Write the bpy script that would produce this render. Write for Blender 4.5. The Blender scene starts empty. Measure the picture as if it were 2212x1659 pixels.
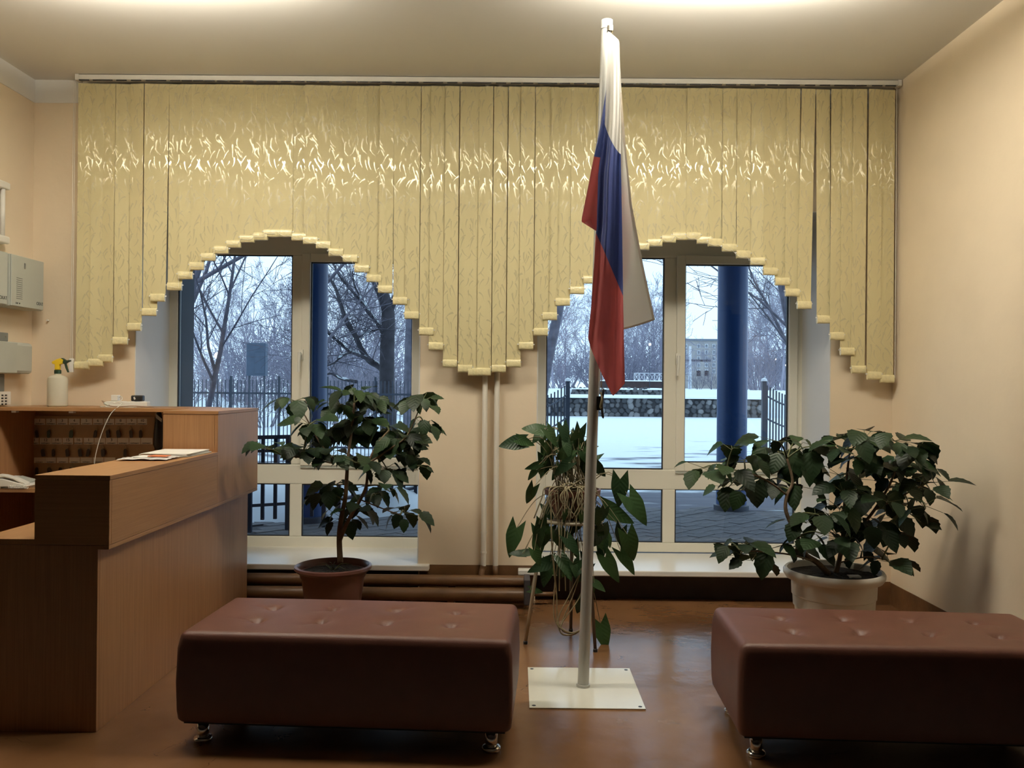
import bpy, math, random
from mathutils import Vector, Matrix

# ------------------------------------------------------------------ camera, world, exposure
SC = bpy.context.scene
COL = SC.collection
R = math.radians
F_PX, CX, CY = 1790.0, 1106.0, 829.5
CAM = Vector((0.0, 0.0, 1.4))
CAM_ROT = (Matrix.Rotation(R(0.29), 3, 'Z') @ Matrix.Rotation(R(90.18), 3, 'X') @ Matrix.Rotation(R(0.52), 3, 'Z'))
cam_data = bpy.data.cameras.new('camera')
cam_data.sensor_width = 36.0
cam_data.lens = F_PX / 2212.0 * 36.0
cam_data.clip_end = 1000
cam = bpy.data.objects.new('camera', cam_data)
COL.objects.link(cam)
cam.matrix_world = Matrix.Translation(CAM) @ CAM_ROT.to_4x4()
SC.camera = cam

world = bpy.data.worlds.new('overcast_sky')
SC.world = world
world.use_nodes = True
wn = world.node_tree
bg = wn.nodes['Background']
bg.inputs['Color'].default_value = (0.58, 0.79, 1.0, 1)
bg.inputs['Strength'].default_value = 1.75

SC.view_settings.view_transform = 'Standard'
SC.view_settings.look = 'None'
SC.view_settings.gamma = 1.0
SC.view_settings.use_curve_mapping = False
SC.view_settings.exposure = 0.0
try:
    SC.cycles.max_bounces = 10
    SC.cycles.diffuse_bounces = 5
    SC.cycles.transparent_max_bounces = 16
    SC.cycles.sample_clamp_indirect = 6.0
    SC.cycles.caustics_reflective = False
    SC.cycles.caustics_refractive = False
except Exception:
    pass

LAMP_STRENGTH = 39.0
LAMP_COLOR = (1.0, 0.93, 0.78)


def ray(px, py):
    return CAM_ROT @ Vector(((px - CX) / F_PX, -(py - CY) / F_PX, -1.0))


def at(px, py, Y):
    """point of the place seen at a photograph pixel, at distance Y from the camera"""
    d = ray(px, py)
    return CAM + d * (Y / d.y)


def atz(px, py, z):
    d = ray(px, py)
    return CAM + d * ((z - CAM.z) / d.z)


def atx(px, py, x):
    d = ray(px, py)
    return CAM + d * (x / d.x)


# ------------------------------------------------------------------ materials
MATS = {}


def nd(nt, kind, **kw):
    n = nt.nodes.new(kind)
    for k, v in kw.items():
        setattr(n, k, v)
    return n


def mat(name, col, rough=0.5, metal=0.0, var=0.0, vscale=6.0, stretch=(1, 1, 1), bump=0.0, bscale=80.0,
        spec=0.5, coat=0.0, emit=None, estr=0.0, col2=None, trans=0.0, rvar=0.0, detail=4.0):
    m = bpy.data.materials.new(name)
    m.use_nodes = True
    nt = m.node_tree
    p = nt.nodes['Principled BSDF']
    c = tuple(col) + (1,)
    p.inputs['Base Color'].default_value = c
    p.inputs['Roughness'].default_value = rough
    p.inputs['Metallic'].default_value = metal
    p.inputs['Specular IOR Level'].default_value = spec
    if coat:
        p.inputs['Coat Weight'].default_value = coat
        p.inputs['Coat Roughness'].default_value = 0.12
    if emit:
        p.inputs['Emission Color'].default_value = tuple(emit) + (1,)
        p.inputs['Emission Strength'].default_value = estr
    tc = nd(nt, 'ShaderNodeTexCoord')
    mp = nd(nt, 'ShaderNodeMapping')
    mp.inputs['Scale'].default_value = stretch
    nt.links.new(tc.outputs['Object'], mp.inputs['Vector'])
    if var or col2 or rvar:
        no = nd(nt, 'ShaderNodeTexNoise')
        no.inputs['Scale'].default_value = vscale
        no.inputs['Detail'].default_value = detail
        nt.links.new(mp.outputs[0], no.inputs['Vector'])
        if var or col2:
            ramp = nd(nt, 'ShaderNodeValToRGB')
            ramp.color_ramp.elements[0].position = 0.32
            ramp.color_ramp.elements[1].position = 0.68
            a = tuple(max(0, x * (1 - var)) for x in col)
            b = tuple(col2) if col2 else tuple(min(1, x * (1 + var)) for x in col)
            ramp.color_ramp.elements[0].color = a + (1,)
            ramp.color_ramp.elements[1].color = b + (1,)
            nt.links.new(no.outputs['Fac'], ramp.inputs[0])
            nt.links.new(ramp.outputs[0], p.inputs['Base Color'])
        if rvar:
            mr = nd(nt, 'ShaderNodeMapRange')
            mr.inputs['To Min'].default_value = max(0.02, rough - rvar)
            mr.inputs['To Max'].default_value = min(1, rough + rvar)
            nt.links.new(no.outputs['Fac'], mr.inputs['Value'])
            nt.links.new(mr.outputs[0], p.inputs['Roughness'])
    if bump:
        nb = nd(nt, 'ShaderNodeTexNoise')
        nb.inputs['Scale'].default_value = bscale
        nb.inputs['Detail'].default_value = 3
        nt.links.new(mp.outputs[0], nb.inputs['Vector'])
        bn = nd(nt, 'ShaderNodeBump')
        bn.inputs['Strength'].default_value = bump
        bn.inputs['Distance'].default_value = 0.01
        nt.links.new(nb.outputs['Fac'], bn.inputs['Height'])
        nt.links.new(bn.outputs[0], p.inputs['Normal'])
    if trans:
        out = nt.nodes['Material Output']
        tr = nd(nt, 'ShaderNodeBsdfTranslucent')
        tr.inputs['Color'].default_value = c
        mx = nd(nt, 'ShaderNodeMixShader')
        mx.inputs[0].default_value = trans
        nt.links.new(p.outputs[0], mx.inputs[1])
        nt.links.new(tr.outputs[0], mx.inputs[2])
        nt.links.new(mx.outputs[0], out.inputs['Surface'])
    MATS[name] = m
    return m


def glass_mat(name, tint=(1, 1, 1)):
    m = bpy.data.materials.new(name)
    m.use_nodes = True
    nt = m.node_tree
    nt.nodes.remove(nt.nodes['Principled BSDF'])
    out = nt.nodes['Material Output']
    t = nd(nt, 'ShaderNodeBsdfTransparent')
    t.inputs['Color'].default_value = tuple(tint) + (1,)
    g = nd(nt, 'ShaderNodeBsdfGlossy')
    g.inputs['Roughness'].default_value = 0.0
    fr = nd(nt, 'ShaderNodeFresnel')
    fr.inputs['IOR'].default_value = 1.5
    mul = nd(nt, 'ShaderNodeMath', operation='MULTIPLY')
    mul.inputs[1].default_value = 1.6
    mx = nd(nt, 'ShaderNodeMixShader')
    nt.links.new(fr.outputs[0], mul.inputs[0])
    nt.links.new(mul.outputs[0], mx.inputs[0])
    nt.links.new(t.outputs[0], mx.inputs[1])
    nt.links.new(g.outputs[0], mx.inputs[2])
    nt.links.new(mx.outputs[0], out.inputs['Surface'])
    MATS[name] = m
    return m


def wood_mat(name, dark, light, axis='Z', rough=0.42):
    m = bpy.data.materials.new(name)
    m.use_nodes = True
    nt = m.node_tree
    p = nt.nodes['Principled BSDF']
    p.inputs['Roughness'].default_value = rough
    p.inputs['Specular IOR Level'].default_value = 0.4
    tc = nd(nt, 'ShaderNodeTexCoord')
    mp = nd(nt, 'ShaderNodeMapping')
    sc = {'X': (1.2, 60, 60), 'Y': (60, 1.2, 60), 'Z': (60, 60, 1.2)}[axis]
    mp.inputs['Scale'].default_value = sc
    nt.links.new(tc.outputs['Object'], mp.inputs['Vector'])
    no = nd(nt, 'ShaderNodeTexNoise')
    no.inputs['Scale'].default_value = 2.2
    no.inputs['Detail'].default_value = 5
    no.inputs['Distortion'].default_value = 0.4
    nt.links.new(mp.outputs[0], no.inputs['Vector'])
    ramp = nd(nt, 'ShaderNodeValToRGB')
    ramp.color_ramp.elements[0].position = 0.3
    ramp.color_ramp.elements[1].position = 0.7
    ramp.color_ramp.elements[0].color = tuple(dark) + (1,)
    ramp.color_ramp.elements[1].color = tuple(light) + (1,)
    nt.links.new(no.outputs['Fac'], ramp.inputs[0])
    nt.links.new(ramp.outputs[0], p.inputs['Base Color'])
    MATS[name] = m
    return m


def blind_mat(name, base, motif):
    """jacquard blind cloth: matt ground, glossy woven grass strokes"""
    m = bpy.data.materials.new(name)
    m.use_nodes = True
    nt = m.node_tree
    L = nt.links.new
    p = nt.nodes['Principled BSDF']
    tc = nd(nt, 'ShaderNodeTexCoord')
    oi = nd(nt, 'ShaderNodeObjectInfo')
    off = nd(nt, 'ShaderNodeVectorMath', operation='SCALE')
    off.inputs[0].default_value = (0.33, 0.0, 0.21)
    L(oi.outputs['Random'], off.inputs['Scale'])
    add = nd(nt, 'ShaderNodeVectorMath', operation='ADD')
    L(tc.outputs['Object'], add.inputs[0])
    L(off.outputs[0], add.inputs[1])
    sep = nd(nt, 'ShaderNodeSeparateXYZ')
    L(add.outputs[0], sep.inputs[0])
    flat = nd(nt, 'ShaderNodeCombineXYZ')
    L(sep.outputs['X'], flat.inputs['X'])
    L(sep.outputs['Z'], flat.inputs['Y'])

    def mth(op, a, b=None, c=None, clamp=False):
        n = nd(nt, 'ShaderNodeMath', operation=op)
        n.use_clamp = clamp
        for i, v in enumerate((a, b, c)):
            if v is None:
                continue
            if isinstance(v, (int, float)):
                n.inputs[i].default_value = v
            else:
                L(v, n.inputs[i])
        return n.outputs[0]

    def layer(scale, shift, width, bend):
        mp = nd(nt, 'ShaderNodeMapping')
        mp.inputs['Location'].default_value = (shift, shift * 0.7, 0)
        mp.inputs['Scale'].default_value = (scale * 1.35, scale, 1)
        L(flat.outputs[0], mp.inputs['Vector'])
        v = nd(nt, 'ShaderNodeTexVoronoi')
        v.voronoi_dimensions = '2D'
        v.inputs['Scale'].default_value = 1.0
        v.inputs['Randomness'].default_value = 0.75
        L(mp.outputs[0], v.inputs['Vector'])
        d = nd(nt, 'ShaderNodeVectorMath', operation='SUBTRACT')
        L(mp.outputs[0], d.inputs[0])
        L(v.outputs['Position'], d.inputs[1])
        ds = nd(nt, 'ShaderNodeSeparateXYZ')
        L(d.outputs[0], ds.inputs[0])
        cs = nd(nt, 'ShaderNodeSeparateColor')
        L(v.outputs['Color'], cs.inputs[0])
        ang = mth('MULTIPLY', mth('SUBTRACT', cs.outputs[0], 0.5), 1.9)
        ca, sa = mth('COSINE', ang), mth('SINE', ang)
        lx = mth('SUBTRACT', mth('MULTIPLY', ds.outputs['X'], ca), mth('MULTIPLY', ds.outputs['Y'], sa))
        ly = mth('ADD', mth('MULTIPLY', ds.outputs['X'], sa), mth('MULTIPLY', ds.outputs['Y'], ca))
        k = mth('MULTIPLY', mth('SUBTRACT', cs.outputs[1], 0.5), bend)
        lx = mth('ADD', lx, mth('MULTIPLY', mth('MULTIPLY', ly, ly), k))
        head = mth('MULTIPLY', mth('ADD', ly, 0.52), width)
        edge = mth('SUBTRACT', head, mth('ABSOLUTE', lx))
        a = mth('MULTIPLY', edge, 30.0, clamp=True)
        b = mth('MULTIPLY', mth('SUBTRACT', 0.46, mth('ABSOLUTE', ly)), 20.0, clamp=True)
        return mth('MULTIPLY', a, b)

    mk = mth('MAXIMUM', mth('MAXIMUM', layer(9.0, 0.0, 0.095, 2.0), layer(12.0, 3.3, 0.10, 2.4)), layer(10.0, 7.1, 0.075, -2.2))
    mix = nd(nt, 'ShaderNodeMix', data_type='RGBA')
    mix.inputs['A'].default_value = tuple(base) + (1,)
    mix.inputs['B'].default_value = tuple(motif) + (1,)
    L(mk, mix.inputs['Factor'])
    L(mix.outputs['Result'], p.inputs['Base Color'])
    mr = nd(nt, 'ShaderNodeMapRange')
    mr.inputs['To Min'].default_value = 0.62
    mr.inputs['To Max'].default_value = 0.30
    L(mk, mr.inputs['Value'])
    L(mr.outputs[0], p.inputs['Roughness'])
    sp = nd(nt, 'ShaderNodeMapRange')
    sp.inputs['To Min'].default_value = 0.3
    sp.inputs['To Max'].default_value = 1.0
    L(mk, sp.inputs['Value'])
    L(sp.outputs[0], p.inputs['Specular IOR Level'])
    tr = nd(nt, 'ShaderNodeBsdfTranslucent')
    tr.inputs['Color'].default_value = tuple(base) + (1,)
    mx = nd(nt, 'ShaderNodeMixShader')
    mx.inputs[0].default_value = 0.12
    L(p.outputs[0], mx.inputs[1])
    L(tr.outputs[0], mx.inputs[2])
    # satin threads of the motif: sheen narrow in height, spread sideways
    gl = nd(nt, 'ShaderNodeBsdfAnisotropic')
    gl.inputs['Color'].default_value = (0.95, 0.90, 0.72, 1)
    gl.inputs['Roughness'].default_value = 0.24
    gl.inputs['Anisotropy'].default_value = 0.86
    gl.inputs['Rotation'].default_value = SATIN_ROT
    tg = nd(nt, 'ShaderNodeTangent', direction_type='RADIAL', axis='Z')
    L(tg.outputs[0], gl.inputs['Tangent'])
    m2 = nd(nt, 'ShaderNodeMixShader')
    L(mth('MULTIPLY', mk, 0.25), m2.inputs[0])
    L(mx.outputs[0], m2.inputs[1])
    L(gl.outputs[0], m2.inputs[2])
    L(m2.outputs[0], nt.nodes['Material Output'].inputs['Surface'])
    MATS[name] = m
    return m


SATIN_ROT = 0.25


def leaf_mat(name, dark, light, rough=0.38):
    m = bpy.data.materials.new(name)
    m.use_nodes = True
    nt = m.node_tree
    L = nt.links.new
    p = nt.nodes['Principled BSDF']
    p.inputs['Roughness'].default_value = rough
    p.inputs['Specular IOR Level'].default_value = 0.28
    oi = nd(nt, 'ShaderNodeObjectInfo')
    ramp = nd(nt, 'ShaderNodeValToRGB')
    ramp.color_ramp.elements[0].color = tuple(dark) + (1,)
    ramp.color_ramp.elements[1].color = tuple(light) + (1,)
    L(oi.outputs['Random'], ramp.inputs[0])
    L(ramp.outputs[0], p.inputs['Base Color'])
    # veins: fine relief running out from the midrib
    tc = nd(nt, 'ShaderNodeTexCoord')
    sp = nd(nt, 'ShaderNodeSeparateXYZ')
    L(tc.outputs['Object'], sp.inputs[0])
    ab = nd(nt, 'ShaderNodeMath', operation='ABSOLUTE')
    L(sp.outputs['X'], ab.inputs[0])
    sb = nd(nt, 'ShaderNodeMath', operation='SUBTRACT')
    L(sp.outputs['Y'], sb.inputs[0])
    L(ab.outputs[0], sb.inputs[1])
    ml = nd(nt, 'ShaderNodeMath', operation='MULTIPLY')
    L(sb.outputs[0], ml.inputs[0])
    ml.inputs[1].default_value = 38.0
    sn = nd(nt, 'ShaderNodeMath', operation='SINE')
    L(ml.outputs[0], sn.inputs[0])
    bn = nd(nt, 'ShaderNodeBump')
    bn.inputs['Strength'].default_value = 0.10
    bn.inputs['Distance'].default_value = 0.02
    L(sn.outputs[0], bn.inputs['Height'])
    L(bn.outputs[0], p.inputs['Normal'])
    tr = nd(nt, 'ShaderNodeBsdfTranslucent')
    L(ramp.outputs[0], tr.inputs['Color'])
    mx = nd(nt, 'ShaderNodeMixShader')
    mx.inputs[0].default_value = 0.15
    L(p.outputs[0], mx.inputs[1])
    L(tr.outputs[0], mx.inputs[2])
    L(mx.outputs[0], nt.nodes['Material Output'].inputs['Surface'])
    MATS[name] = m
    return m


mat('wall_paint', (0.78, 0.655, 0.49), 0.75, var=0.03, vscale=2.5, bump=0.25, bscale=9)
mat('wall_white', (0.74, 0.70, 0.62), 0.7, var=0.03, vscale=2, bump=0.15, bscale=10)
mat('ceiling_white', (0.78, 0.765, 0.73), 0.85, var=0.02, vscale=1.2, bump=0.08, bscale=5)
mat('brown_paint', (0.135, 0.066, 0.026), 0.42, var=0.25, vscale=6, bump=0.4, bscale=14)
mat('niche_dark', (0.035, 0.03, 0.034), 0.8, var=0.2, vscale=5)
mat('reveal_white', (0.70, 0.70, 0.69), 0.55, var=0.02, vscale=3)
mat('upvc', (0.80, 0.77, 0.66), 0.32, var=0.015, vscale=2)
mat('sill_white', (0.82, 0.80, 0.74), 0.28, var=0.015, vscale=2)
mat('gasket', (0.012, 0.012, 0.014), 0.6, var=0.2)
mat('handle_white', (0.80, 0.78, 0.70), 0.35, var=0.01)
glass_mat('pane_glass', (0.96, 0.98, 0.99))
mat('chrome', (0.75, 0.73, 0.70), 0.14, metal=1.0, var=0.03)
mat('steel_grey', (0.48, 0.48, 0.45), 0.42, metal=0.1, var=0.05, vscale=30, stretch=(1, 1, 0.05), bump=0.05, bscale=200)
mat('plate_white', (0.74, 0.73, 0.64), 0.12, var=0.02, vscale=4, spec=0.6)
mat('black_plastic', (0.012, 0.012, 0.013), 0.4, var=0.2)
mat('white_plastic', (0.76, 0.74, 0.68), 0.35, var=0.02)
mat('clear_plastic', (0.80, 0.80, 0.78), 0.12, var=0.02)
mat('grey_box', (0.45, 0.47, 0.42), 0.5, var=0.03, vscale=5)
mat('grey_box_dark', (0.18, 0.185, 0.17), 0.55, var=0.05)
mat('print_black', (0.02, 0.02, 0.02), 0.7, var=0.1)
mat('paper_white', (0.72, 0.70, 0.65), 0.7, var=0.03, vscale=20)
mat('paper_grey', (0.42, 0.42, 0.38), 0.6, var=0.05)
mat('orange_card', (0.62, 0.17, 0.06), 0.5, var=0.08, vscale=20)
mat('key_board_wood', (0.36, 0.24, 0.14), 0.7, var=0.1, vscale=8)
mat('key_metal', (0.30, 0.25, 0.16), 0.35, metal=0.9, var=0.2, vscale=30)
mat('key_tag_dark', (0.05, 0.035, 0.03), 0.6, var=0.3)
mat('key_tag_green', (0.05, 0.09, 0.07), 0.6, var=0.3)
mat('cable_white', (0.72, 0.70, 0.64), 0.45, var=0.02)
mat('cable_brown', (0.30, 0.20, 0.13), 0.5, var=0.1)
mat('bottle_plastic', (0.78, 0.75, 0.62), 0.35, var=0.02, trans=0.3)
mat('yellow_plastic', (0.80, 0.55, 0.02), 0.35, var=0.05)
mat('dark_green_plastic', (0.012, 0.035, 0.018), 0.4, var=0.1)
wood_mat('beech_z', (0.33, 0.165, 0.073), (0.43, 0.23, 0.108), 'Z')
wood_mat('beech_y', (0.31, 0.155, 0.063), (0.38, 0.20, 0.085), 'Y')
wood_mat('beech_x', (0.31, 0.155, 0.063), (0.38, 0.20, 0.085), 'X')
mat('bench_leather', (0.115, 0.042, 0.026), 0.46, var=0.06, vscale=14, bump=0.12, bscale=320, spec=0.45)
mat('bench_under', (0.02, 0.018, 0.016), 0.9, var=0.1)
blind_mat('blind_cloth', (0.67, 0.595, 0.345), (0.70, 0.62, 0.36))
mat('blind_roll', (0.76, 0.68, 0.40), 0.2, var=0.08, vscale=40, bump=0.25, bscale=70, spec=0.7)
mat('rail_white', (0.66, 0.64, 0.58), 0.45, var=0.02)
mat('flag_white', (0.78, 0.76, 0.72), 0.5, var=0.03, vscale=8, trans=0.55)
mat('flag_blue', (0.05, 0.075, 0.25), 0.42, var=0.08, vscale=8, trans=0.35)
mat('flag_red', (0.50, 0.115, 0.12), 0.42, var=0.08, vscale=8, trans=0.45)
mat('flag_hem', (0.50, 0.43, 0.34), 0.7, var=0.08, vscale=40)
mat('pot_brown', (0.105, 0.042, 0.03), 0.33, var=0.08, vscale=4)
mat('pot_white', (0.76, 0.74, 0.67), 0.4, var=0.05, vscale=4)
mat('pot_clay', (0.16, 0.06, 0.035), 0.5, var=0.1)
mat('soil', (0.012, 0.009, 0.007), 0.95, var=0.5, vscale=60, bump=1.0, bscale=60)
mat('bark', (0.15, 0.10, 0.06), 0.8, var=0.3, vscale=20, bump=0.5, bscale=60)
mat('stem_green', (0.10, 0.11, 0.045), 0.6, var=0.25, vscale=20)
mat('stem_pale', (0.26, 0.22, 0.13), 0.7, var=0.25, vscale=20)
leaf_mat('hibiscus_leaf', (0.007, 0.017, 0.008), (0.022, 0.048, 0.016), 0.45)
leaf_mat('arrow_leaf', (0.014, 0.034, 0.015), (0.05, 0.105, 0.033))
mat('stand_pale', (0.45, 0.40, 0.30), 0.5, var=0.08)
mat('stand_dark', (0.10, 0.075, 0.055), 0.5, var=0.2)
# outdoors
mat('column_blue', (0.03, 0.09, 0.27), 0.35, var=0.06, vscale=2)
mat('pier_grey', (0.16, 0.185, 0.225), 0.8, var=0.06, vscale=3)
mat('iron_dark', (0.02, 0.032, 0.06), 0.5, var=0.1)
mat('iron_grey', (0.06, 0.075, 0.105), 0.5, var=0.1)
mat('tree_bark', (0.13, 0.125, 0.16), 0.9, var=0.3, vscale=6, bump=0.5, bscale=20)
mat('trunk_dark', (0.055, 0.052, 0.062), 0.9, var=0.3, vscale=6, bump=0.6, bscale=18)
mat('far_bark_haze', (0.30, 0.29, 0.36), 0.9, var=0.15, vscale=2)  # paler and bluer: distance haze put into the bark colour
mat('mid_bark_haze', (0.22, 0.205, 0.25), 0.9, var=0.2, vscale=3)  # bark partly paled for haze
mat('snow', (0.80, 0.86, 0.90), 0.7, var=0.03, vscale=2, bump=0.3, bscale=3)
mat('stone_dark', (0.05, 0.052, 0.058), 0.9, var=0.3, vscale=4)
mat('stone_mid', (0.095, 0.095, 0.10), 0.9, var=0.3, vscale=4)
mat('stone_light', (0.20, 0.20, 0.205), 0.9, var=0.2, vscale=4)
mat('mortar_dark', (0.05, 0.05, 0.055), 0.95, var=0.2)
mat('paver_grey', (0.17, 0.17, 0.18), 0.85, var=0.25, vscale=5)
mat('paver_joint', (0.07, 0.07, 0.08), 0.95, var=0.2)
mat('far_wall', (0.33, 0.31, 0.30), 0.9, var=0.08, vscale=0.3)
mat('far_window_white', (0.6, 0.62, 0.66), 0.6, var=0.05)
mat('far_window_dark', (0.06, 0.07, 0.09), 0.4, var=0.1)
mat('board_blue', (0.07, 0.10, 0.15), 0.6, var=0.1)
mat('dark_brown', (0.05, 0.03, 0.03), 0.8, var=0.2)
mat('street_glow', (0.9, 0.9, 0.9), 0.5, emit=(1.0, 0.97, 0.92), estr=4.0)
mat('unseen_hall_floor', (0.12, 0.11, 0.10), 0.5, var=0.2, vscale=3)  # kept dark so the unseen hall bounces little light back
mat('unseen_hall_wall', (0.34, 0.30, 0.26), 0.7, var=0.1, vscale=3)
mat('lamp_glow', (0.9, 0.9, 0.9), 0.5, emit=LAMP_COLOR, estr=LAMP_STRENGTH)
mat('ceiling_fill_emit', (0.9, 0.9, 0.9), 0.5, emit=LAMP_COLOR, estr=LAMP_STRENGTH * 3.4)  # made-up emitter for the glow on the ceiling


def floor_mat():
    m = mat('floor_paint', (0.30, 0.125, 0.045), 0.22, spec=0.5)
    nt = m.node_tree
    L = nt.links.new
    p = nt.nodes['Principled BSDF']
    tc = nd(nt, 'ShaderNodeTexCoord')
    n1 = nd(nt, 'ShaderNodeTexNoise')
    n1.inputs['Scale'].default_value = 1.6
    n1.inputs['Detail'].default_value = 6
    L(tc.outputs['Object'], n1.inputs['Vector'])
    r1 = nd(nt, 'ShaderNodeValToRGB')
    r1.color_ramp.elements[0].position = 0.35
    r1.color_ramp.elements[1].position = 0.7
    r1.color_ramp.elements[0].color = (0.155, 0.072, 0.030, 1)
    r1.color_ramp.elements[1].color = (0.235, 0.12, 0.053, 1)
    L(n1.outputs['Fac'], r1.inputs[0])
    # worn cracks in the thick paint
    n2 = nd(nt, 'ShaderNodeTexVoronoi', feature='DISTANCE_TO_EDGE')
    n2.inputs['Scale'].default_value = 2.3
    wob = nd(nt, 'ShaderNodeTexNoise')
    wob.inputs['Scale'].default_value = 3.0
    wob.inputs['Detail'].default_value = 5
    L(tc.outputs['Object'], wob.inputs['Vector'])
    av = nd(nt, 'ShaderNodeVectorMath', operation='ADD')
    L(tc.outputs['Object'], av.inputs[0])
    L(wob.outputs['Color'], av.inputs[1])
    L(av.outputs[0], n2.inputs['Vector'])
    n3 = nd(nt, 'ShaderNodeTexNoise')
    n3.inputs['Scale'].default_value = 2.0
    L(tc.outputs['Object'], n3.inputs['Vector'])
    ck = nd(nt, 'ShaderNodeMath', operation='LESS_THAN')
    L(n2.outputs['Distance'], ck.inputs[0])
    ck.inputs[1].default_value = 0.004
    gate = nd(nt, 'ShaderNodeMath', operation='GREATER_THAN')
    L(n3.outputs['Fac'], gate.inputs[0])
    gate.inputs[1].default_value = 0.60
    cm = nd(nt, 'ShaderNodeMath', operation='MULTIPLY')
    L(ck.outputs[0], cm.inputs[0])
    L(gate.outputs[0], cm.inputs[1])
    mx = nd(nt, 'ShaderNodeMix', data_type='RGBA')
    L(cm.outputs[0], mx.inputs['Factor'])
    L(r1.outputs[0], mx.inputs['A'])
    mx.inputs['B'].default_value = (0.10, 0.04, 0.018, 1)
    L(mx.outputs['Result'], p.inputs['Base Color'])
    mr = nd(nt, 'ShaderNodeMapRange')
    mr.inputs['To Min'].default_value = 0.10
    mr.inputs['To Max'].default_value = 0.36
    L(n1.outputs['Fac'], mr.inputs['Value'])
    L(mr.outputs[0], p.inputs['Roughness'])
    nb = nd(nt, 'ShaderNodeTexNoise')
    nb.inputs['Scale'].default_value = 7.0
    nb.inputs['Detail'].default_value = 4
    L(tc.outputs['Object'], nb.inputs['Vector'])
    bn = nd(nt, 'ShaderNodeBump')
    bn.inputs['Strength'].default_value = 0.16
    bn.inputs['Distance'].default_value = 0.02
    L(nb.outputs['Fac'], bn.inputs['Height'])
    L(bn.outputs[0], p.inputs['Normal'])


floor_mat()


def ground_mat():
    """snow, trodden and dirty in front of the porch"""
    m = mat('snow_ground', (0.80, 0.87, 0.90), 0.7)
    nt = m.node_tree
    L = nt.links.new
    p = nt.nodes['Principled BSDF']
    tc = nd(nt, 'ShaderNodeTexCoord')
    sp = nd(nt, 'ShaderNodeSeparateXYZ')
    L(tc.outputs['Object'], sp.inputs[0])
    mp = nd(nt, 'ShaderNodeMapping')
    mp.inputs['Scale'].default_value = (0.5, 1.3, 1)
    L(tc.outputs['Object'], mp.inputs['Vector'])
    n1 = nd(nt, 'ShaderNodeTexNoise')
    n1.inputs['Scale'].default_value = 1.6
    n1.inputs['Detail'].default_value = 8
    L(mp.outputs[0], n1.inputs['Vector'])
    near = nd(nt, 'ShaderNodeMapRange')
    near.inputs['From Min'].default_value = 24.0
    near.inputs['From Max'].default_value = 11.0
    near.inputs['To Min'].default_value = -0.35
    near.inputs['To Max'].default_value = 0.16
    L(sp.outputs['Y'], near.inputs['Value'])
    ad = nd(nt, 'ShaderNodeMath', operation='ADD')
    L(n1.outputs['Fac'], ad.inputs[0])
    L(near.outputs[0], ad.inputs[1])
    rr = nd(nt, 'ShaderNodeValToRGB')
    rr.color_ramp.elements[0].position = 0.44
    rr.color_ramp.elements[1].position = 0.60
    rr.color_ramp.elements[0].color = (0.80, 0.87, 0.90, 1)
    rr.color_ramp.elements[1].color = (0.10, 0.105, 0.14, 1)
    L(ad.outputs[0], rr.inputs[0])
    L(rr.outputs[0], p.inputs['Base Color'])
    bn = nd(nt, 'ShaderNodeBump')
    bn.inputs['Strength'].default_value = 0.4
    bn.inputs['Distance'].default_value = 0.15
    L(n1.outputs['Fac'], bn.inputs['Height'])
    L(bn.outputs[0], p.inputs['Normal'])


ground_mat()

# ------------------------------------------------------------------ mesh helpers
ORG = {}


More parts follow.
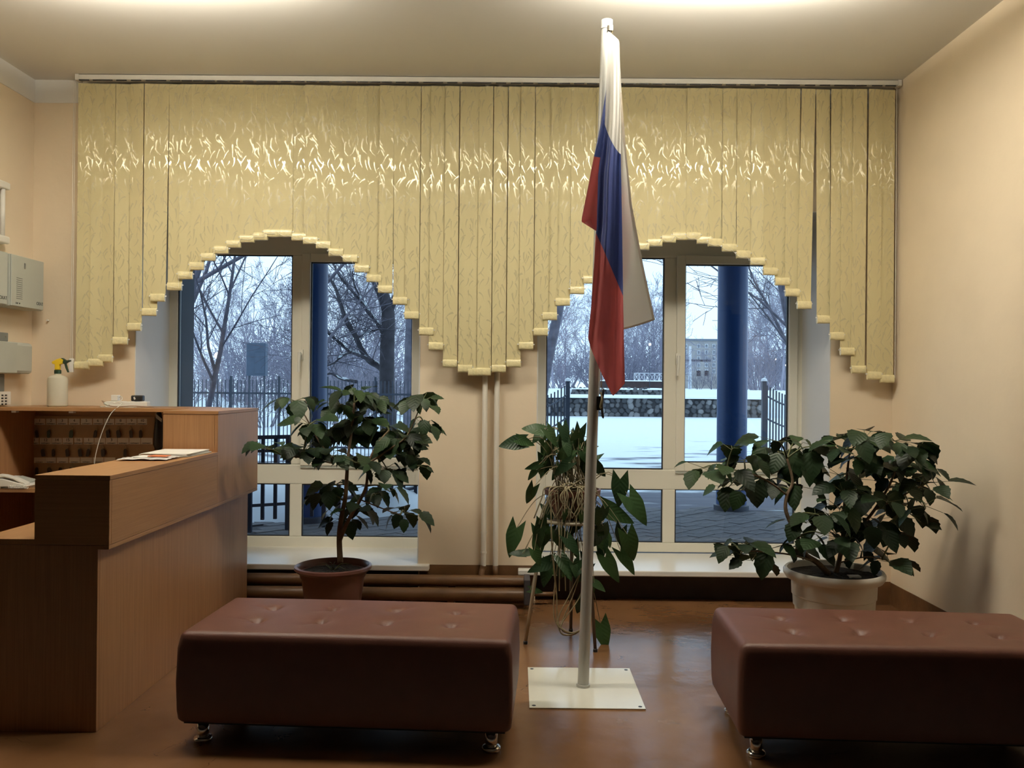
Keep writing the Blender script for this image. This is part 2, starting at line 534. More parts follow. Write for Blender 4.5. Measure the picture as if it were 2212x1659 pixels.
class MB:
    def __init__(s):
        s.v, s.f = [], []

    def add(s, vs, fs):
        n = len(s.v)
        s.v += [Vector(v) for v in vs]
        s.f += [tuple(i + n for i in f) for f in fs]
        return s

    def boxr(s, x0, x1, y0, y1, z0, z1, M=None):
        vs = [Vector((x, y, z)) for z in (z0, z1) for y in (y0, y1) for x in (x0, x1)]
        if M:
            vs = [M @ v for v in vs]
        return s.add(vs, [(0, 2, 3, 1), (4, 5, 7, 6), (0, 1, 5, 4), (2, 6, 7, 3), (0, 4, 6, 2), (1, 3, 7, 5)])

    def box(s, c, d, M=None):
        c = Vector(c)
        T = Matrix.Translation(c) @ (M.to_4x4() if M else Matrix.Identity(4))
        return s.boxr(-d[0] / 2, d[0] / 2, -d[1] / 2, d[1] / 2, -d[2] / 2, d[2] / 2, T)

    def tube(s, pts, rad, sides=8, cap=True):
        pts = [Vector(p) for p in pts]
        n = len(pts)
        if not hasattr(rad, '__len__'):
            rad = [rad] * n
        base = len(s.v)
        up = None
        for i, p in enumerate(pts):
            t = (pts[min(i + 1, n - 1)] - pts[max(i - 1, 0)])
            t = t.normalized() if t.length > 1e-9 else Vector((0, 0, 1))
            if up is None:
                up = t.cross(Vector((0.31, 0.83, 0.47)))
                if up.length < 0.05:
                    up = t.cross(Vector((1, 0, 0)))
            up = (up - t * up.dot(t))
            up = up.normalized() if up.length > 1e-6 else t.orthogonal().normalized()
            b = t.cross(up)
            for k in range(sides):
                a = 2 * math.pi * k / sides
                s.v.append(p + (up * math.cos(a) + b * math.sin(a)) * rad[i])
        for i in range(n - 1):
            for k in range(sides):
                k2 = (k + 1) % sides
                s.f.append((base + i * sides + k, base + i * sides + k2, base + (i + 1) * sides + k2, base + (i + 1) * sides + k))
        if cap:
            s.f.append(tuple(base + k for k in reversed(range(sides))))
            s.f.append(tuple(base + (n - 1) * sides + k for k in range(sides)))
        return s

    def lathe(s, prof, c=(0, 0, 0), seg=32, M=None):
        c = Vector(c)
        base = len(s.v)
        for r, z in prof:
            for k in range(seg):
                a = 2 * math.pi * k / seg
                v = Vector((r * math.cos(a), r * math.sin(a), z))
                if M:
                    v = M @ v
                s.v.append(c + v)
        for i in range(len(prof) - 1):
            for k in range(seg):
                k2 = (k + 1) % seg
                s.f.append((base + i * seg + k, base + i * seg + k2, base + (i + 1) * seg + k2, base + (i + 1) * seg + k))
        if prof[0][0] > 1e-6:
            s.f.append(tuple(base + k for k in reversed(range(seg))))
        if prof[-1][0] > 1e-6:
            s.f.append(tuple(base + (len(prof) - 1) * seg + k for k in range(seg)))
        return s

    def grid(s, fn, nu, nv):
        base = len(s.v)
        for j in range(nv + 1):
            for i in range(nu + 1):
                s.v.append(Vector(fn(i / nu, j / nv)))
        w = nu + 1
        for j in range(nv):
            for i in range(nu):
                a = base + j * w + i
                s.f.append((a, a + 1, a + 1 + w, a + w))
        return s

    def prism(s, outline, y0, y1, M=None):
        """outline in (x, z), extruded along y"""
        n = len(outline)
        vs = [Vector((x, y0, z)) for x, z in outline] + [Vector((x, y1, z)) for x, z in outline]
        if M:
            vs = [M @ v for v in vs]
        fs = [tuple(range(n)), tuple(reversed(range(n, 2 * n)))]
        fs += [(i, i + n, (i + 1) % n + n, (i + 1) % n) for i in range(n)]
        return s.add(vs, fs)

    def mesh(s, name, m, smooth=False, off=Vector((0, 0, 0))):
        me = bpy.data.meshes.new(name)
        me.from_pydata([tuple(v - off) for v in s.v], [], s.f)
        me.materials.append(MATS[m])
        if smooth:
            for p in me.polygons:
                p.use_smooth = True
        me.update()
        return me

    def build(s, name, m, parent=None, smooth=False, bevel=0.0, origin=None, solid=0.0, sub=0, auto=None):
        if parent is not None:
            off = ORG[parent.name]
        elif origin is not None:
            off = Vector(origin)
        else:
            xs, ys, zs = [v.x for v in s.v], [v.y for v in s.v], [v.z for v in s.v]
            off = Vector(((min(xs) + max(xs)) / 2, (min(ys) + max(ys)) / 2, min(zs)))
        me = s.mesh(name, m, smooth, off)
        o = bpy.data.objects.new(name, me)
        COL.objects.link(o)
        if parent is not None:
            o.parent = parent
        else:
            o.location = off
        ORG[o.name] = off
        if solid:
            md = o.modifiers.new('thickness', 'SOLIDIFY')
            md.thickness = solid
            md.offset = 0
        if bevel:
            md = o.modifiers.new('edges', 'BEVEL')
            md.width = bevel
            md.segments = 2
            md.limit_method = 'ANGLE'
        if sub:
            md = o.modifiers.new('smooth', 'SUBSURF')
            md.levels = sub
            md.render_levels = sub
        if auto is not None:
            for p in me.polygons:
                p.use_smooth = True
            me.set_sharp_from_angle(angle=R(auto))
        return o


def tag(o, label=None, cat=None, group=None, kind=None):
    if label:
        o['label'] = label
    if cat:
        o['category'] = cat
    if group:
        o['group'] = group
    if kind:
        o['kind'] = kind
    return o


def thing(name, loc, label, cat, group=None, kind=None):
    o = bpy.data.objects.new(name, None)
    o.empty_display_size = 0.1
    COL.objects.link(o)
    o.location = loc
    ORG[o.name] = Vector(loc)
    return tag(o, label, cat, group, kind)


def put(name, me, parent, Mw):
    """an object sharing mesh data, placed by its world matrix under a parent"""
    o = bpy.data.objects.new(name, me)
    COL.objects.link(o)
    if parent is not None:
        o.parent = parent
        o.matrix_local = Matrix.Translation(-ORG[parent.name]) @ Mw
    else:
        o.matrix_world = Mw
    ORG[o.name] = Mw.to_translation()
    return o


def text(body, size, m, parent, loc, rot, name='lettering', depth=0.0006, sx=1.0):
    cu = bpy.data.curves.new(name, 'FONT')
    cu.body = body
    cu.size = size
    cu.align_x = 'CENTER'
    cu.align_y = 'CENTER'
    cu.extrude = depth
    cu.resolution_u = 3
    tmp = bpy.data.objects.new(name + '_tmp', cu)
    COL.objects.link(tmp)
    me = bpy.data.meshes.new_from_object(tmp)
    bpy.data.objects.remove(tmp)
    me.materials.clear()
    me.materials.append(MATS[m])
    me.name = name
    return put(name, me, parent, Matrix.Translation(Vector(loc)) @ rot.to_4x4() @ Matrix.Diagonal((sx, 1, 1, 1)))


FACE_CAM = Matrix.Rotation(R(90), 3, 'X')            # text facing -Y
FACE_RIGHT = Matrix.Rotation(R(90), 3, 'Z') @ Matrix.Rotation(R(90), 3, 'X')   # text facing +X


def frame_axes(d, n):
    """matrix whose local +Y is d and whose local +Z is close to n"""
    d = Vector(d).normalized()
    n = Vector(n)
    x = d.cross(n)
    x = x.normalized() if x.length > 1e-5 else d.orthogonal().normalized()
    z = x.cross(d)
    return Matrix((x, d, z)).transposed().to_4x4()


def smooth_path(pts, n=6):
    """Catmull-Rom through the points"""
    pts = [Vector(p) for p in pts]
    out = []
    for i in range(len(pts) - 1):
        p0, p1, p2, p3 = pts[max(i - 1, 0)], pts[i], pts[i + 1], pts[min(i + 2, len(pts) - 1)]
        for k in range(n):
            t = k / n
            out.append(0.5 * ((2 * p1) + (p2 - p0) * t + (2 * p0 - 5 * p1 + 4 * p2 - p3) * t * t + (3 * p1 - p0 - 3 * p2 + p3) * t ** 3))
    out.append(pts[-1])
    return out


def interp(tab, x):
    if x <= tab[0][0]:
        return tab[0][1]
    for (a, b), (c, d) in zip(tab, tab[1:]):
        if x <= c:
            return b + (d - b) * (x - a) / (c - a)
    return tab[-1][1]

# ------------------------------------------------------------------ the room
D = 5.42           # inner face of the window wall
XL, XR = -3.18, 2.455
CEIL = 3.385
YB = -9.0
WF = 5.94          # inner face of the window frames
OPEN = {1: (-2.50, -0.63), 2: (0.136, 2.05)}
TOPZ = 2.56


def struct(name, b, m, **kw):
    return tag(b.build(name, m, **kw), kind='structure')


YH = 2.95           # nearer than this an unseen wide dark hall, added so the bench fronts stay dark
HX = 9.0
struct('floor', MB().boxr(XL - 0.1, XR + 0.1, YH, 6.0, -0.06, 0.0), 'floor_paint', origin=(0, 0, 0))
struct('floor_unseen_hall', MB().boxr(-HX, HX, YB, YH, -0.06, 0.0), 'unseen_hall_floor', origin=(0, 0, 0))
struct('ceiling', MB().boxr(XL - 0.1, XR + 0.1, YH, 6.3, CEIL, CEIL + 0.08).boxr(-HX, HX, YB, YH, CEIL, CEIL + 0.08), 'ceiling_white', origin=(0, 0, CEIL))
wl = struct('wall_left', MB().boxr(XL - 0.1, XL, YH, 6.0, 0, CEIL), 'wall_paint', origin=(XL, 0, 0))
wr = struct('wall_right', MB().boxr(XR, XR + 0.1, YH, 6.0, 0, CEIL), 'wall_paint', origin=(XR, 0, 0))
struct('wall_front', MB().boxr(-HX, HX, YB - 0.1, YB, 0, CEIL), 'unseen_hall_wall', origin=(0, YB, 0))
struct('wall_unseen_hall_left', MB().boxr(-HX - 0.1, -HX, YB, YH, 0, CEIL).boxr(-HX, XL - 0.1, YH, YH + 0.1, 0, CEIL), 'unseen_hall_wall', origin=(-HX, 0, 0))
struct('wall_unseen_hall_right', MB().boxr(HX, HX + 0.1, YB, YH, 0, CEIL).boxr(XR + 0.1, HX, YH, YH + 0.1, 0, CEIL), 'unseen_hall_wall', origin=(HX, 0, 0))
struct('light_block_beam', MB().boxr(XL, XR, 3.36, 3.56, CEIL - 0.28, CEIL), 'ceiling_white', origin=(0, 3.46, CEIL))  # unseen beam, added to keep lamp light off the hall side
b = MB()
b.boxr(XL, OPEN[1][0], D, 6.0, 0, TOPZ)
b.boxr(OPEN[1][1], OPEN[2][0], D, 6.0, 0, TOPZ)
b.boxr(OPEN[2][1], XR, D, 6.0, 0, TOPZ)
b.boxr(XL, XR, D, 6.0, TOPZ, CEIL)
for k in (1, 2):
    b.boxr(OPEN[k][0], OPEN[k][1], D + 0.10, 6.0, 0, 0.17)
wb = struct('wall_back', b, 'wall_paint', origin=(0, D, 0))
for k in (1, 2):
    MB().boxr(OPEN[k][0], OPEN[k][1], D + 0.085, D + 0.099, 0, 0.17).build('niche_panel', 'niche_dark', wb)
# outer skin of the building: narrower openings, grey pier beside the first window
b = MB()
b.boxr(-6, -2.44, 6.001, 6.25, -0.3, 4.2)
b.boxr(-0.55, 0.16, 6.001, 6.25, -0.3, 4.2)
b.boxr(2.13, 6, 6.001, 6.25, -0.3, 4.2)
b.boxr(-2.44, -0.55, 6.001, 6.25, 2.62, 4.2)
b.boxr(0.16, 2.13, 6.001, 6.25, 2.62, 4.2)
b.boxr(-2.44, -0.55, 6.001, 6.25, -0.3, 0.16)
b.boxr(0.16, 2.13, 6.001, 6.25, -0.3, 0.16)
struct('wall_outer', b, 'pier_grey', origin=(0, 6.0, 0))
# whitewash band under the ceiling, brown paint along the floor
struct('trim_1', MB().boxr(XL, XL + 0.004, YH, D - 0.004, CEIL - 0.15, CEIL), 'ceiling_white')
struct('trim_2', MB().boxr(XL, XR - 0.01, D - 0.004, D, CEIL - 0.15, CEIL), 'ceiling_white')
struct('baseboard_back', MB().boxr(XL, OPEN[1][0] - 0.01, D - 0.004, D, 0, 0.16)
       .boxr(OPEN[1][1] + 0.01, OPEN[2][0] - 0.01, D - 0.004, D, 0, 0.232)
       .boxr(OPEN[2][1] + 0.02, XR - 0.004, D - 0.004, D, 0, 0.15), 'brown_paint')
struct('baseboard_right', MB().boxr(XR - 0.004, XR, YH, D, 0, 0.145), 'brown_paint')
struct('baseboard_left', MB().boxr(XL, XL + 0.004, YH, D, 0, 0.145), 'brown_paint')


# ------------------------------------------------------------------ windows
def ring(b, x0, x1, z0, z1, w, y0, y1, wb=None, wt=None):
    """a rectangular frame: left, right, bottom and top bars"""
    wb = w if wb is None else wb
    wt = w if wt is None else wt
    b.boxr(x0, x0 + w, y0, y1, z0, z1)
    b.boxr(x1 - w, x1, y0, y1, z0, z1)
    b.boxr(x0 + w, x1 - w, y0, y1, z0, z0 + wb)
    b.boxr(x0 + w, x1 - w, y0, y1, z1 - wt, z1)
    return b


def rect(x0, y0, x1, y1, Y):
    xm, ym = (x0 + x1) / 2, (y0 + y1) / 2
    return at(x0, ym, Y).x, at(x1, ym, Y).x, at(xm, y1, Y).z, at(xm, y0, Y).z


def window(n, fixed, sash, lowl, lowr, bottom_px, sill, handle_px, label):
    ox0, ox1 = OPEN[n]
    w = tag(thing('window_%d' % n, ((ox0 + ox1) / 2, WF, 0.2), label, None), kind='structure')
    Y0, Y1 = WF, WF + 0.065
    fx0, fx1, fz0, fz1 = rect(*fixed, WF)
    sx0, sx1, sz0, sz1 = rect(*sash, WF)
    ax0, ax1, az0, az1 = rect(*lowl, WF)
    bx0, bx1, bz0, bz1 = rect(*lowr, WF)
    zb = at((fixed[0] + sash[2]) / 2, bottom_px, WF).z
    xm0, xm1 = fx1, sx0 - 0.055         # fixed mullion
    # outer frame
    b = MB()
    b.boxr(ox0, fx0, Y0, Y1, zb, TOPZ)
    b.boxr(max(sx1 + 0.055, bx1), ox1, Y0, Y1, zb, TOPZ)
    b.boxr(fx0, ox1, Y0, Y1, fz1, TOPZ)
    b.boxr(fx0, ox1, Y0, Y1, zb, min(az0, bz0))
    fr = b.build('window_frame', 'upvc', w, bevel=0.006)
    tz0, tz1 = az1, min(fz0, sz0 - 0.05)
    MB().boxr(fx0, ox1 - 0.02, Y0, Y1, tz0, tz1).build('transom', 'upvc', w, bevel=0.006)
    MB().boxr(fx0, fx1, Y0 + 0.001, Y1, tz1, fz0).build('glazing_bead', 'upvc', w, bevel=0.004)
    MB().boxr(xm0, xm1 + 0.01, Y0 + 0.001, Y1, tz1, fz1).build('mullion', 'upvc', w, bevel=0.006)
    MB().boxr(ax1, bx0, Y0 + 0.001, Y1, min(az0, bz0), tz0).build('mullion', 'upvc', w, bevel=0.006)
    # opening sash stands proud of the frame
    b = MB()
    S = 0.062
    b.boxr(sx0 - S, sx0, Y0 - 0.018, Y1, sz0 - S, sz1 + S)
    b.boxr(sx1, sx1 + S, Y0 - 0.018, Y1, sz0 - S, sz1 + S)
    b.boxr(sx0, sx1, Y0 - 0.018, Y1, sz0 - S, sz0)
    b.boxr(sx0, sx1, Y0 - 0.018, Y1, sz1, sz1 + S)
    sa = b.build('sash', 'upvc', w, bevel=0.006)
    MB().boxr(sx0 - S, sx1 + S, Y0 - 0.012, Y0, sz0 - S - 0.016, sz0 - S).build('drip_strip', 'grey_box', sa)
    hp = at(*handle_px, WF)
    h = MB()
    h.boxr(hp.x - 0.015, hp.x + 0.015, Y0 - 0.03, Y0 - 0.018, hp.z + 0.0, hp.z + 0.075)
    h.tube([(hp.x, Y0 - 0.02, hp.z + 0.04), (hp.x, Y0 - 0.055, hp.z + 0.04)], 0.011, 8)
    h.tube([(hp.x - 0.003, Y0 - 0.055, hp.z + 0.055), (hp.x - 0.004, Y0 - 0.06, hp.z), (hp.x - 0.008, Y0 - 0.055, hp.z - 0.085)],
           [0.012, 0.010, 0.009], 8)
    h.build('handle', 'handle_white', sa, auto=40)
    for nm, (x0, x1, z0, z1) in (('f', (fx0, fx1, fz0, fz1)), ('s', (sx0, sx1, sz0, sz1)),
                                 ('a', (ax0, ax1, az0, az1)), ('b', (bx0, bx1, bz0, bz1))):
        par = sa if nm == 's' else w
        ring(MB(), x0, x1, z0, z1, 0.007, Y0 + 0.008, Y0 + 0.03).build('gasket', 'gasket', par)
        MB().add([(x0, Y0 + 0.034, z0), (x1, Y0 + 0.034, z0), (x1, Y0 + 0.034, z1), (x0, Y0 + 0.034, z1)],
                 [(0, 1, 2, 3)]).build('pane', 'pane_glass', par)
    # white lining of the deep reveals
    b = MB()
    b.boxr(ox0, ox0 + 0.006, D - 0.003, WF, 0.2, TOPZ)
    b.boxr(ox1 - 0.006, ox1, D - 0.003, WF, 0.2, TOPZ)
    b.boxr(ox0, ox1, D - 0.003, WF, TOPZ - 0.006, TOPZ)
    b.build('reveal_lining', 'reveal_white', w)
    sx0_, sx1_, stz = sill
    MB().boxr(sx0_, sx1_, 5.355, WF + 0.01, stz - 0.036, stz).build('window_sill', 'sill_white', w, bevel=0.006)
    return w


sz1 = at(730, 1220, 5.36).z
sz2 = at(1450, 1234, 5.36).z
window(1, (383, 550, 630, 1002), (670, 567, 890, 988), (383, 1044, 625, 1157), (651, 1047, 905, 1160), 1184,
       (-2.60, at(926, 1228, 5.36).x, sz1), (652, 778),
       'white plastic window behind the reception counter and brown pot')
window(2, (1180, 556, 1434, 1013), (1479, 572, 1703, 1000), (1180, 1056, 1431, 1171), (1458, 1058, 1716, 1174), 1193,
       (at(1119, 1235, 5.36).x, 2.30, sz2), (1463, 786),
       'white plastic window behind the flagpole and white pot')

# ------------------------------------------------------------------ ceiling lamps, just above the picture
def ceiling_light(x, label):
    """box lamp on short hangers: diffuser recessed between the side walls, and an added uplight on top"""
    y, z0, z1 = 3.73, CEIL - 0.16, CEIL - 0.12
    t = thing('ceiling_light', (x, y, CEIL), label, 'ceiling light', 'ceiling lamps over the benches')
    b = MB()
    for s in (-1, 1):
        b.boxr(x - 0.62, x + 0.62, y + s * 0.15 - 0.004, y + s * 0.15 + 0.004, z0, z1)
        b.boxr(x + s * 0.62 - 0.004, x + s * 0.62 + 0.004, y - 0.146, y + 0.146, z0, z1)
    b.build('housing', 'white_plastic', t)
    MB().boxr(x - 0.61, x + 0.61, y - 0.142, y + 0.142, z0 + 0.010, z0 + 0.015).build('diffuser', 'lamp_glow', t)
    MB().boxr(x - 0.61, x + 0.61, y - 0.142, y + 0.142, z0 + 0.016, z0 + 0.024).build('gear_tray', 'white_plastic', t)
    MB().boxr(x - 0.60, x + 0.60, y - 0.13, y + 0.13, z1 - 0.012, z1 - 0.006).build('ceiling_fill_glow', 'ceiling_fill_emit', t)  # added glow that brightens the ceiling, stronger than the diffuser
    for s in (-1, 1):
        MB().tube([(x + s * 0.45, y, z1 - 0.01), (x + s * 0.45, y, CEIL)], 0.006, 8).build('hanger', 'chrome', t)


ceiling_light(-1.72, 'long white ceiling lamp above the reception counter')
ceiling_light(0.95, 'long white ceiling lamp above the flagpole')

# ------------------------------------------------------------------ the vertical blind
BY = 5.325
ROLLS = [(163, 194, 798), (192, 225, 792), (212, 246, 783), (247, 275, 745), (275, 308, 715), (308, 339, 683), (326, 358, 652),
         (362, 394, 628), (385, 418, 604), (410, 443, 584), (434, 468, 564), (463, 495, 549), (490, 522, 536), (519, 551, 525),
         (548, 580, 520), (570, 602, 513), (602, 631, 513), (630, 657, 520), (657, 686, 528), (684, 714, 538), (711, 741, 554),
         (741, 767, 567), (766, 794, 589), (792, 818, 610), (817, 848, 634), (849, 880, 659), (874, 905, 690), (905, 937, 725),
         (927, 956, 757), (956, 988, 794), (989, 1010, 805), (1011, 1029, 812), (1030, 1060, 812), (1062, 1092, 805),
         (1094, 1124, 794), (1121, 1151, 756), (1153, 1183, 726), (1183, 1203, 692), (1203, 1231, 661), (1231, 1262, 636),
         (1262, 1290, 613), (1289, 1317, 590), (1315, 1344, 571), (1342, 1372, 553), (1371, 1401, 541), (1400, 1429, 533),
         (1429, 1459, 525), (1458, 1483, 519), (1482, 1505, 519), (1505, 1529, 527), (1528, 1560, 533), (1560, 1589, 544),
         (1589, 1621, 559), (1621, 1648, 573), (1648, 1674, 595), (1674, 1695, 617), (1695, 1726, 641), (1720, 1752, 668),
         (1764, 1792, 699), (1790, 1823, 735), (1812, 1846, 768), (1837, 1869, 807), (1870, 1904, 820), (1904, 1931, 827)]
blind = thing('vertical_blind', (0, BY, CEIL), 'cream vertical blind with grass pattern, lower edge cut in two arches', 'blind')
rl, rr = at(168, 168, BY).x, 2.44
MB().boxr(rl, rr, BY - 0.022, BY + 0.022, CEIL - 0.036, CEIL - 0.004).build('rail', 'rail_white', blind, bevel=0.003)
MB().boxr(rl - 0.004, rl + 0.018, BY - 0.026, BY + 0.026, CEIL - 0.04, CEIL - 0.002).build('rail_end_cap', 'rail_white', blind)
MB().boxr(rr - 0.016, rr + 0.006, BY - 0.026, BY + 0.026, CEIL - 0.04, CEIL - 0.002).build('rail_end_cap', 'rail_white', blind)
rnd = random.Random(4)
N = len(ROLLS)
ztop = CEIL - 0.055
hook = MB().boxr(-0.033, 0.033, -0.004, 0.002, -0.003, 0.003).mesh('rail_gap_dash', 'black_plastic')  # black dashes standing in for the dark gaps under the rail
lens = [r[2] for r in ROLLS]
LEAN = {6: 0.012, 7: -0.004, 57: 0.022, 58: -0.012, 25: -0.006}     # slats that hang a little askew
for i, (x0, x1, yb) in enumerate(ROLLS):
    w_px = 30.5
    behind = 0.0
    if x1 - x0 < 29:
        right_longer = i + 1 < N and (i == 0 or lens[i + 1] > lens[i - 1])
        if right_longer:
            x1 = x0 + w_px
        else:
            x0 = x1 - w_px
        behind = 0.007
    c = at((x0 + x1) / 2, yb, BY)
    width = 0.0905
    top_x = c.x + LEAN.get(i, 0.0) + at(600, 200, BY).x - at(600, 200 + 0.0, BY).x
    yaw = R(rnd.uniform(2.0, 7.0)) * (1 if rnd.random() < 0.8 else -1)
    dx, dy = math.cos(yaw) * width / 2, math.sin(yaw) * width / 2
    zb = c.z + 0.02
    yo = BY + behind + rnd.uniform(-0.002, 0.002)
    b = MB()
    org = Vector((top_x, yo, ztop))
    for s in range(7):
        f = s / 6
        x = top_x + (c.x - top_x) * f
        z = ztop + (zb - ztop) * f
        y = yo + 0.003 * math.sin(f * 3.1 + i)
        for sy in (-0.0006, 0.0006):
            b.v.append(Vector((x - dx, y - dy + sy, z)))
            b.v.append(Vector((x + dx, y + dy + sy, z)))
    for s in range(6):
        a = s * 4
        b.f += [(a, a + 4, a + 5, a + 1), (a + 2, a + 3, a + 7, a + 6), (a, a + 2, a + 6, a + 4), (a + 1, a + 5, a + 7, a + 3)]
    b.f += [(0, 1, 3, 2), (24, 26, 27, 25)]
    me = b.mesh('slat', 'blind_cloth', False, org)
    sl = put('slat', me, blind, Matrix.Translation(org))
    # rolled-up hem, wrapped in clear tape
    rb = MB()
    prof = []
    nseg = 14
    hh, tt = 0.0255, 0.011
    Mr = Matrix.Translation(Vector((c.x, yo - 0.007, zb + 0.006))) @ Matrix.Rotation(yaw, 4, 'Z')
    xs = [-width / 2 - 0.0005, -width / 2 + 0.012, 0, width / 2 - 0.012, width / 2 + 0.0005]
    for k, x in enumerate(xs):
        sc = 1 + 0.05 * rnd.uniform(-1, 1)
        for j in range(nseg):
            a = 2 * math.pi * j / nseg
            ca, sa = math.cos(a), math.sin(a)
            yy = tt * sc * math.copysign(abs(ca) ** 0.7, ca)
            zz = hh * sc * math.copysign(abs(sa) ** 0.75, sa)
            rb.v.append(Mr @ Vector((x, yy, zz)))
    for k in range(len(xs) - 1):
        for j in range(nseg):
            j2 = (j + 1) % nseg
            rb.f.append((k * nseg + j, (k + 1) * nseg + j, (k + 1) * nseg + j2, k * nseg + j2))
    rb.f.append(tuple(range(nseg)))
    rb.f.append(tuple(reversed(range(4 * nseg, 5 * nseg))))
    o = rb.build('rolled_hem', 'blind_roll', sl, auto=50)
    cl = MB()
    for s in (-1, 1):
        p = Mr @ Vector((s * (width / 2 + 0.005), 0, 0.010))
        cl.box(p, (0.010, 0.006, 0.007))
    cl.build('weight_clip', 'clear_plastic', sl)
    put('rail_gap_dash', hook, blind, Matrix.Translation((top_x, BY - 0.02, CEIL - 0.040)))
# bead chain sagging along the arches
def chain(i0, i1, sag):
    pts = []
    for i in range(i0, i1 + 1):
        x0, x1, yb = ROLLS[i]
        a, c_ = at(x0 + 1, yb - 9, BY - 0.026), at(x1 - 1, yb - 9, BY - 0.026)
        for t in (0, 0.25, 0.5, 0.75):
            p = a.lerp(c_, t)
            p.z -= sag * 4 * t * (1 - t)
            pts.append(p)
    MB().tube(pts, 0.0014, 4).build('bead_chain', 'cable_white', blind)


chain(7, 15, 0.004)
chain(16, 24, 0.018)
chain(43, 53, 0.018)
# pull cords with weight at the left end, cord on the right
xa = at(159, 500, BY).x
zc = at(159, 776, BY).z
for dx in (-0.004, 0.006):
    MB().tube([(xa + dx, BY - 0.01, CEIL - 0.05), (xa + dx, BY - 0.01, zc)], 0.0016, 5).build('pull_cord', 'cable_white', blind)
MB().boxr(xa - 0.012, xa + 0.014, BY - 0.02, BY + 0.0, zc - 0.085, zc + 0.005).build('cord_weight', 'clear_plastic', blind, bevel=0.004)
MB().tube([at(1937, 190, BY - 0.02), at(1933, 815, BY - 0.02)], 0.002, 5).build('pull_cord', 'cable_white', blind)
# ------------------------------------------------------------------ heating pipes
def riser(px, label, elbow):
    p0 = at(px, 700, D - 0.035)
    x = p0.x
    y = D - 0.035
    t = thing('heating_riser', (x, y, 0.0), label, 'pipe', 'white risers on the pier')
    zt = at(px, 1222, y).z
    zs = [CEIL - 0.01, zt + 0.04, zt]
    MB().tube([(x, y, z) for z in zs], 0.0175, 12, False).build('pipe', 'wall_white', t, smooth=True)
    for py in ((1150, 1193) if elbow else ()):
        z = at(px, py, y).z
        MB().tube([(x, y, z - 0.006), (x, y, z + 0.006)], 0.0205, 12).build('coupling', 'wall_white', t, auto=40)
    if elbow:
        MB().tube(smooth_path([(x, y, zt), (x - 0.008, y - 0.01, zt - 0.03), (x - 0.012, y - 0.06, zt - 0.06),
                               (x - 0.012, y - 0.085, 0.16)], 5), 0.02, 12).build('elbow', 'brown_paint', t, smooth=True)
    else:
        MB().tube([(x, y, zt), (x, y - 0.01, 0.16)], 0.0185, 12).build('lower_pipe', 'brown_paint', t, smooth=True)


riser(1049, 'white heating pipe on the pier, nearer the brown pot', True)
riser(1075, 'white heating pipe on the pier, nearer the flagpole', False)
xe = at(1133, 1280, 5.22).x
t = thing('pipe_radiator', (-0.9, 5.26, 0), 'brown painted radiator of two thick horizontal pipes along the floor', 'radiator')
MB().tube([(-2.12, 5.315, 0.152), (xe, 5.315, 0.152)], 0.037, 16).build('pipe', 'brown_paint', t, auto=40)
MB().tube([(-2.12, 5.235, 0.085), (xe, 5.235, 0.085)], 0.041, 16).build('pipe', 'brown_paint', t, auto=40)
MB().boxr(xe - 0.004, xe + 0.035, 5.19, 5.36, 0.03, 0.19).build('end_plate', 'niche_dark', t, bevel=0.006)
MB().tube([(xe + 0.03, 5.30, 0.075), (xe + 0.19, 5.33, 0.07), (xe + 0.20, 5.40, 0.07)], 0.014, 8).build('return_pipe', 'brown_paint', t, smooth=True)
for x in (-1.8, -0.4):
    MB().boxr(x - 0.02, x + 0.02, 5.21, 5.34, 0.0, 0.115).build('pipe_support', 'brown_paint', t)

# ------------------------------------------------------------------ reception counter
CX0, CX1 = -2.16, -1.67          # lower body
LX0, LX1 = -1.92, -1.62          # raised ledge
CY0, CY1 = 3.315, 5.17
TY = 4.50                        # front of the tower
ZD, ZL, ZT = 0.752, 1.03, 1.252
t = thing('reception_counter', (-1.9, 4.2, 0), 'beech laminate reception counter with raised ledge and taller end block', 'counter')
MB().boxr(CX0, CX1, CY0, CY0 + 0.018, 0.0, ZD - 0.004).build('end_panel', 'beech_z', t, bevel=0.0015)
MB().boxr(CX1 - 0.018, CX1, CY0 + 0.0185, CY1, 0.0, ZD - 0.004).build('side_panel', 'beech_z', t, bevel=0.0015)
MB().boxr(CX0, CX1 - 0.02, CY0, CY1, ZD - 0.003, ZD + 0.019).build('worktop', 'beech_y', t, bevel=0.0015)
MB().boxr(CX0, CX1 - 0.02, CY1 - 0.018, CY1, 0.0, ZD - 0.004).build('end_panel', 'beech_z', t)
# ledge box
MB().boxr(LX0, LX1, CY0 - 0.012, CY0 + 0.006, ZD + 0.0, ZL - 0.019).build('ledge_end', 'beech_x', t, bevel=0.0015)
MB().boxr(LX1 - 0.018, LX1, CY0 + 0.0065, TY - 0.001, ZD + 0.0, ZL - 0.019).build('ledge_front', 'beech_y', t, bevel=0.0015)
MB().boxr(LX0, LX0 + 0.018, CY0 + 0.0065, TY - 0.001, ZD + 0.02, ZL - 0.019).build('ledge_back', 'beech_y', t, bevel=0.0015)
MB().boxr(LX0, LX1 + 0.002, CY0 - 0.012, TY - 0.001, ZL - 0.018, ZL).build('ledge_top', 'beech_y', t, bevel=0.0015)
MB().boxr(LX0 + 0.02, LX1 - 0.02, CY0 + 0.01, CY1, ZD - 0.001, ZD + 0.017).build('ledge_floor', 'beech_y', t)
MB().boxr(CX1 - 0.001, LX1, CY0 - 0.012, CY1 + 0.03, ZD - 0.018, ZD - 0.001).build('ledge_lip', 'beech_y', t, bevel=0.0015)
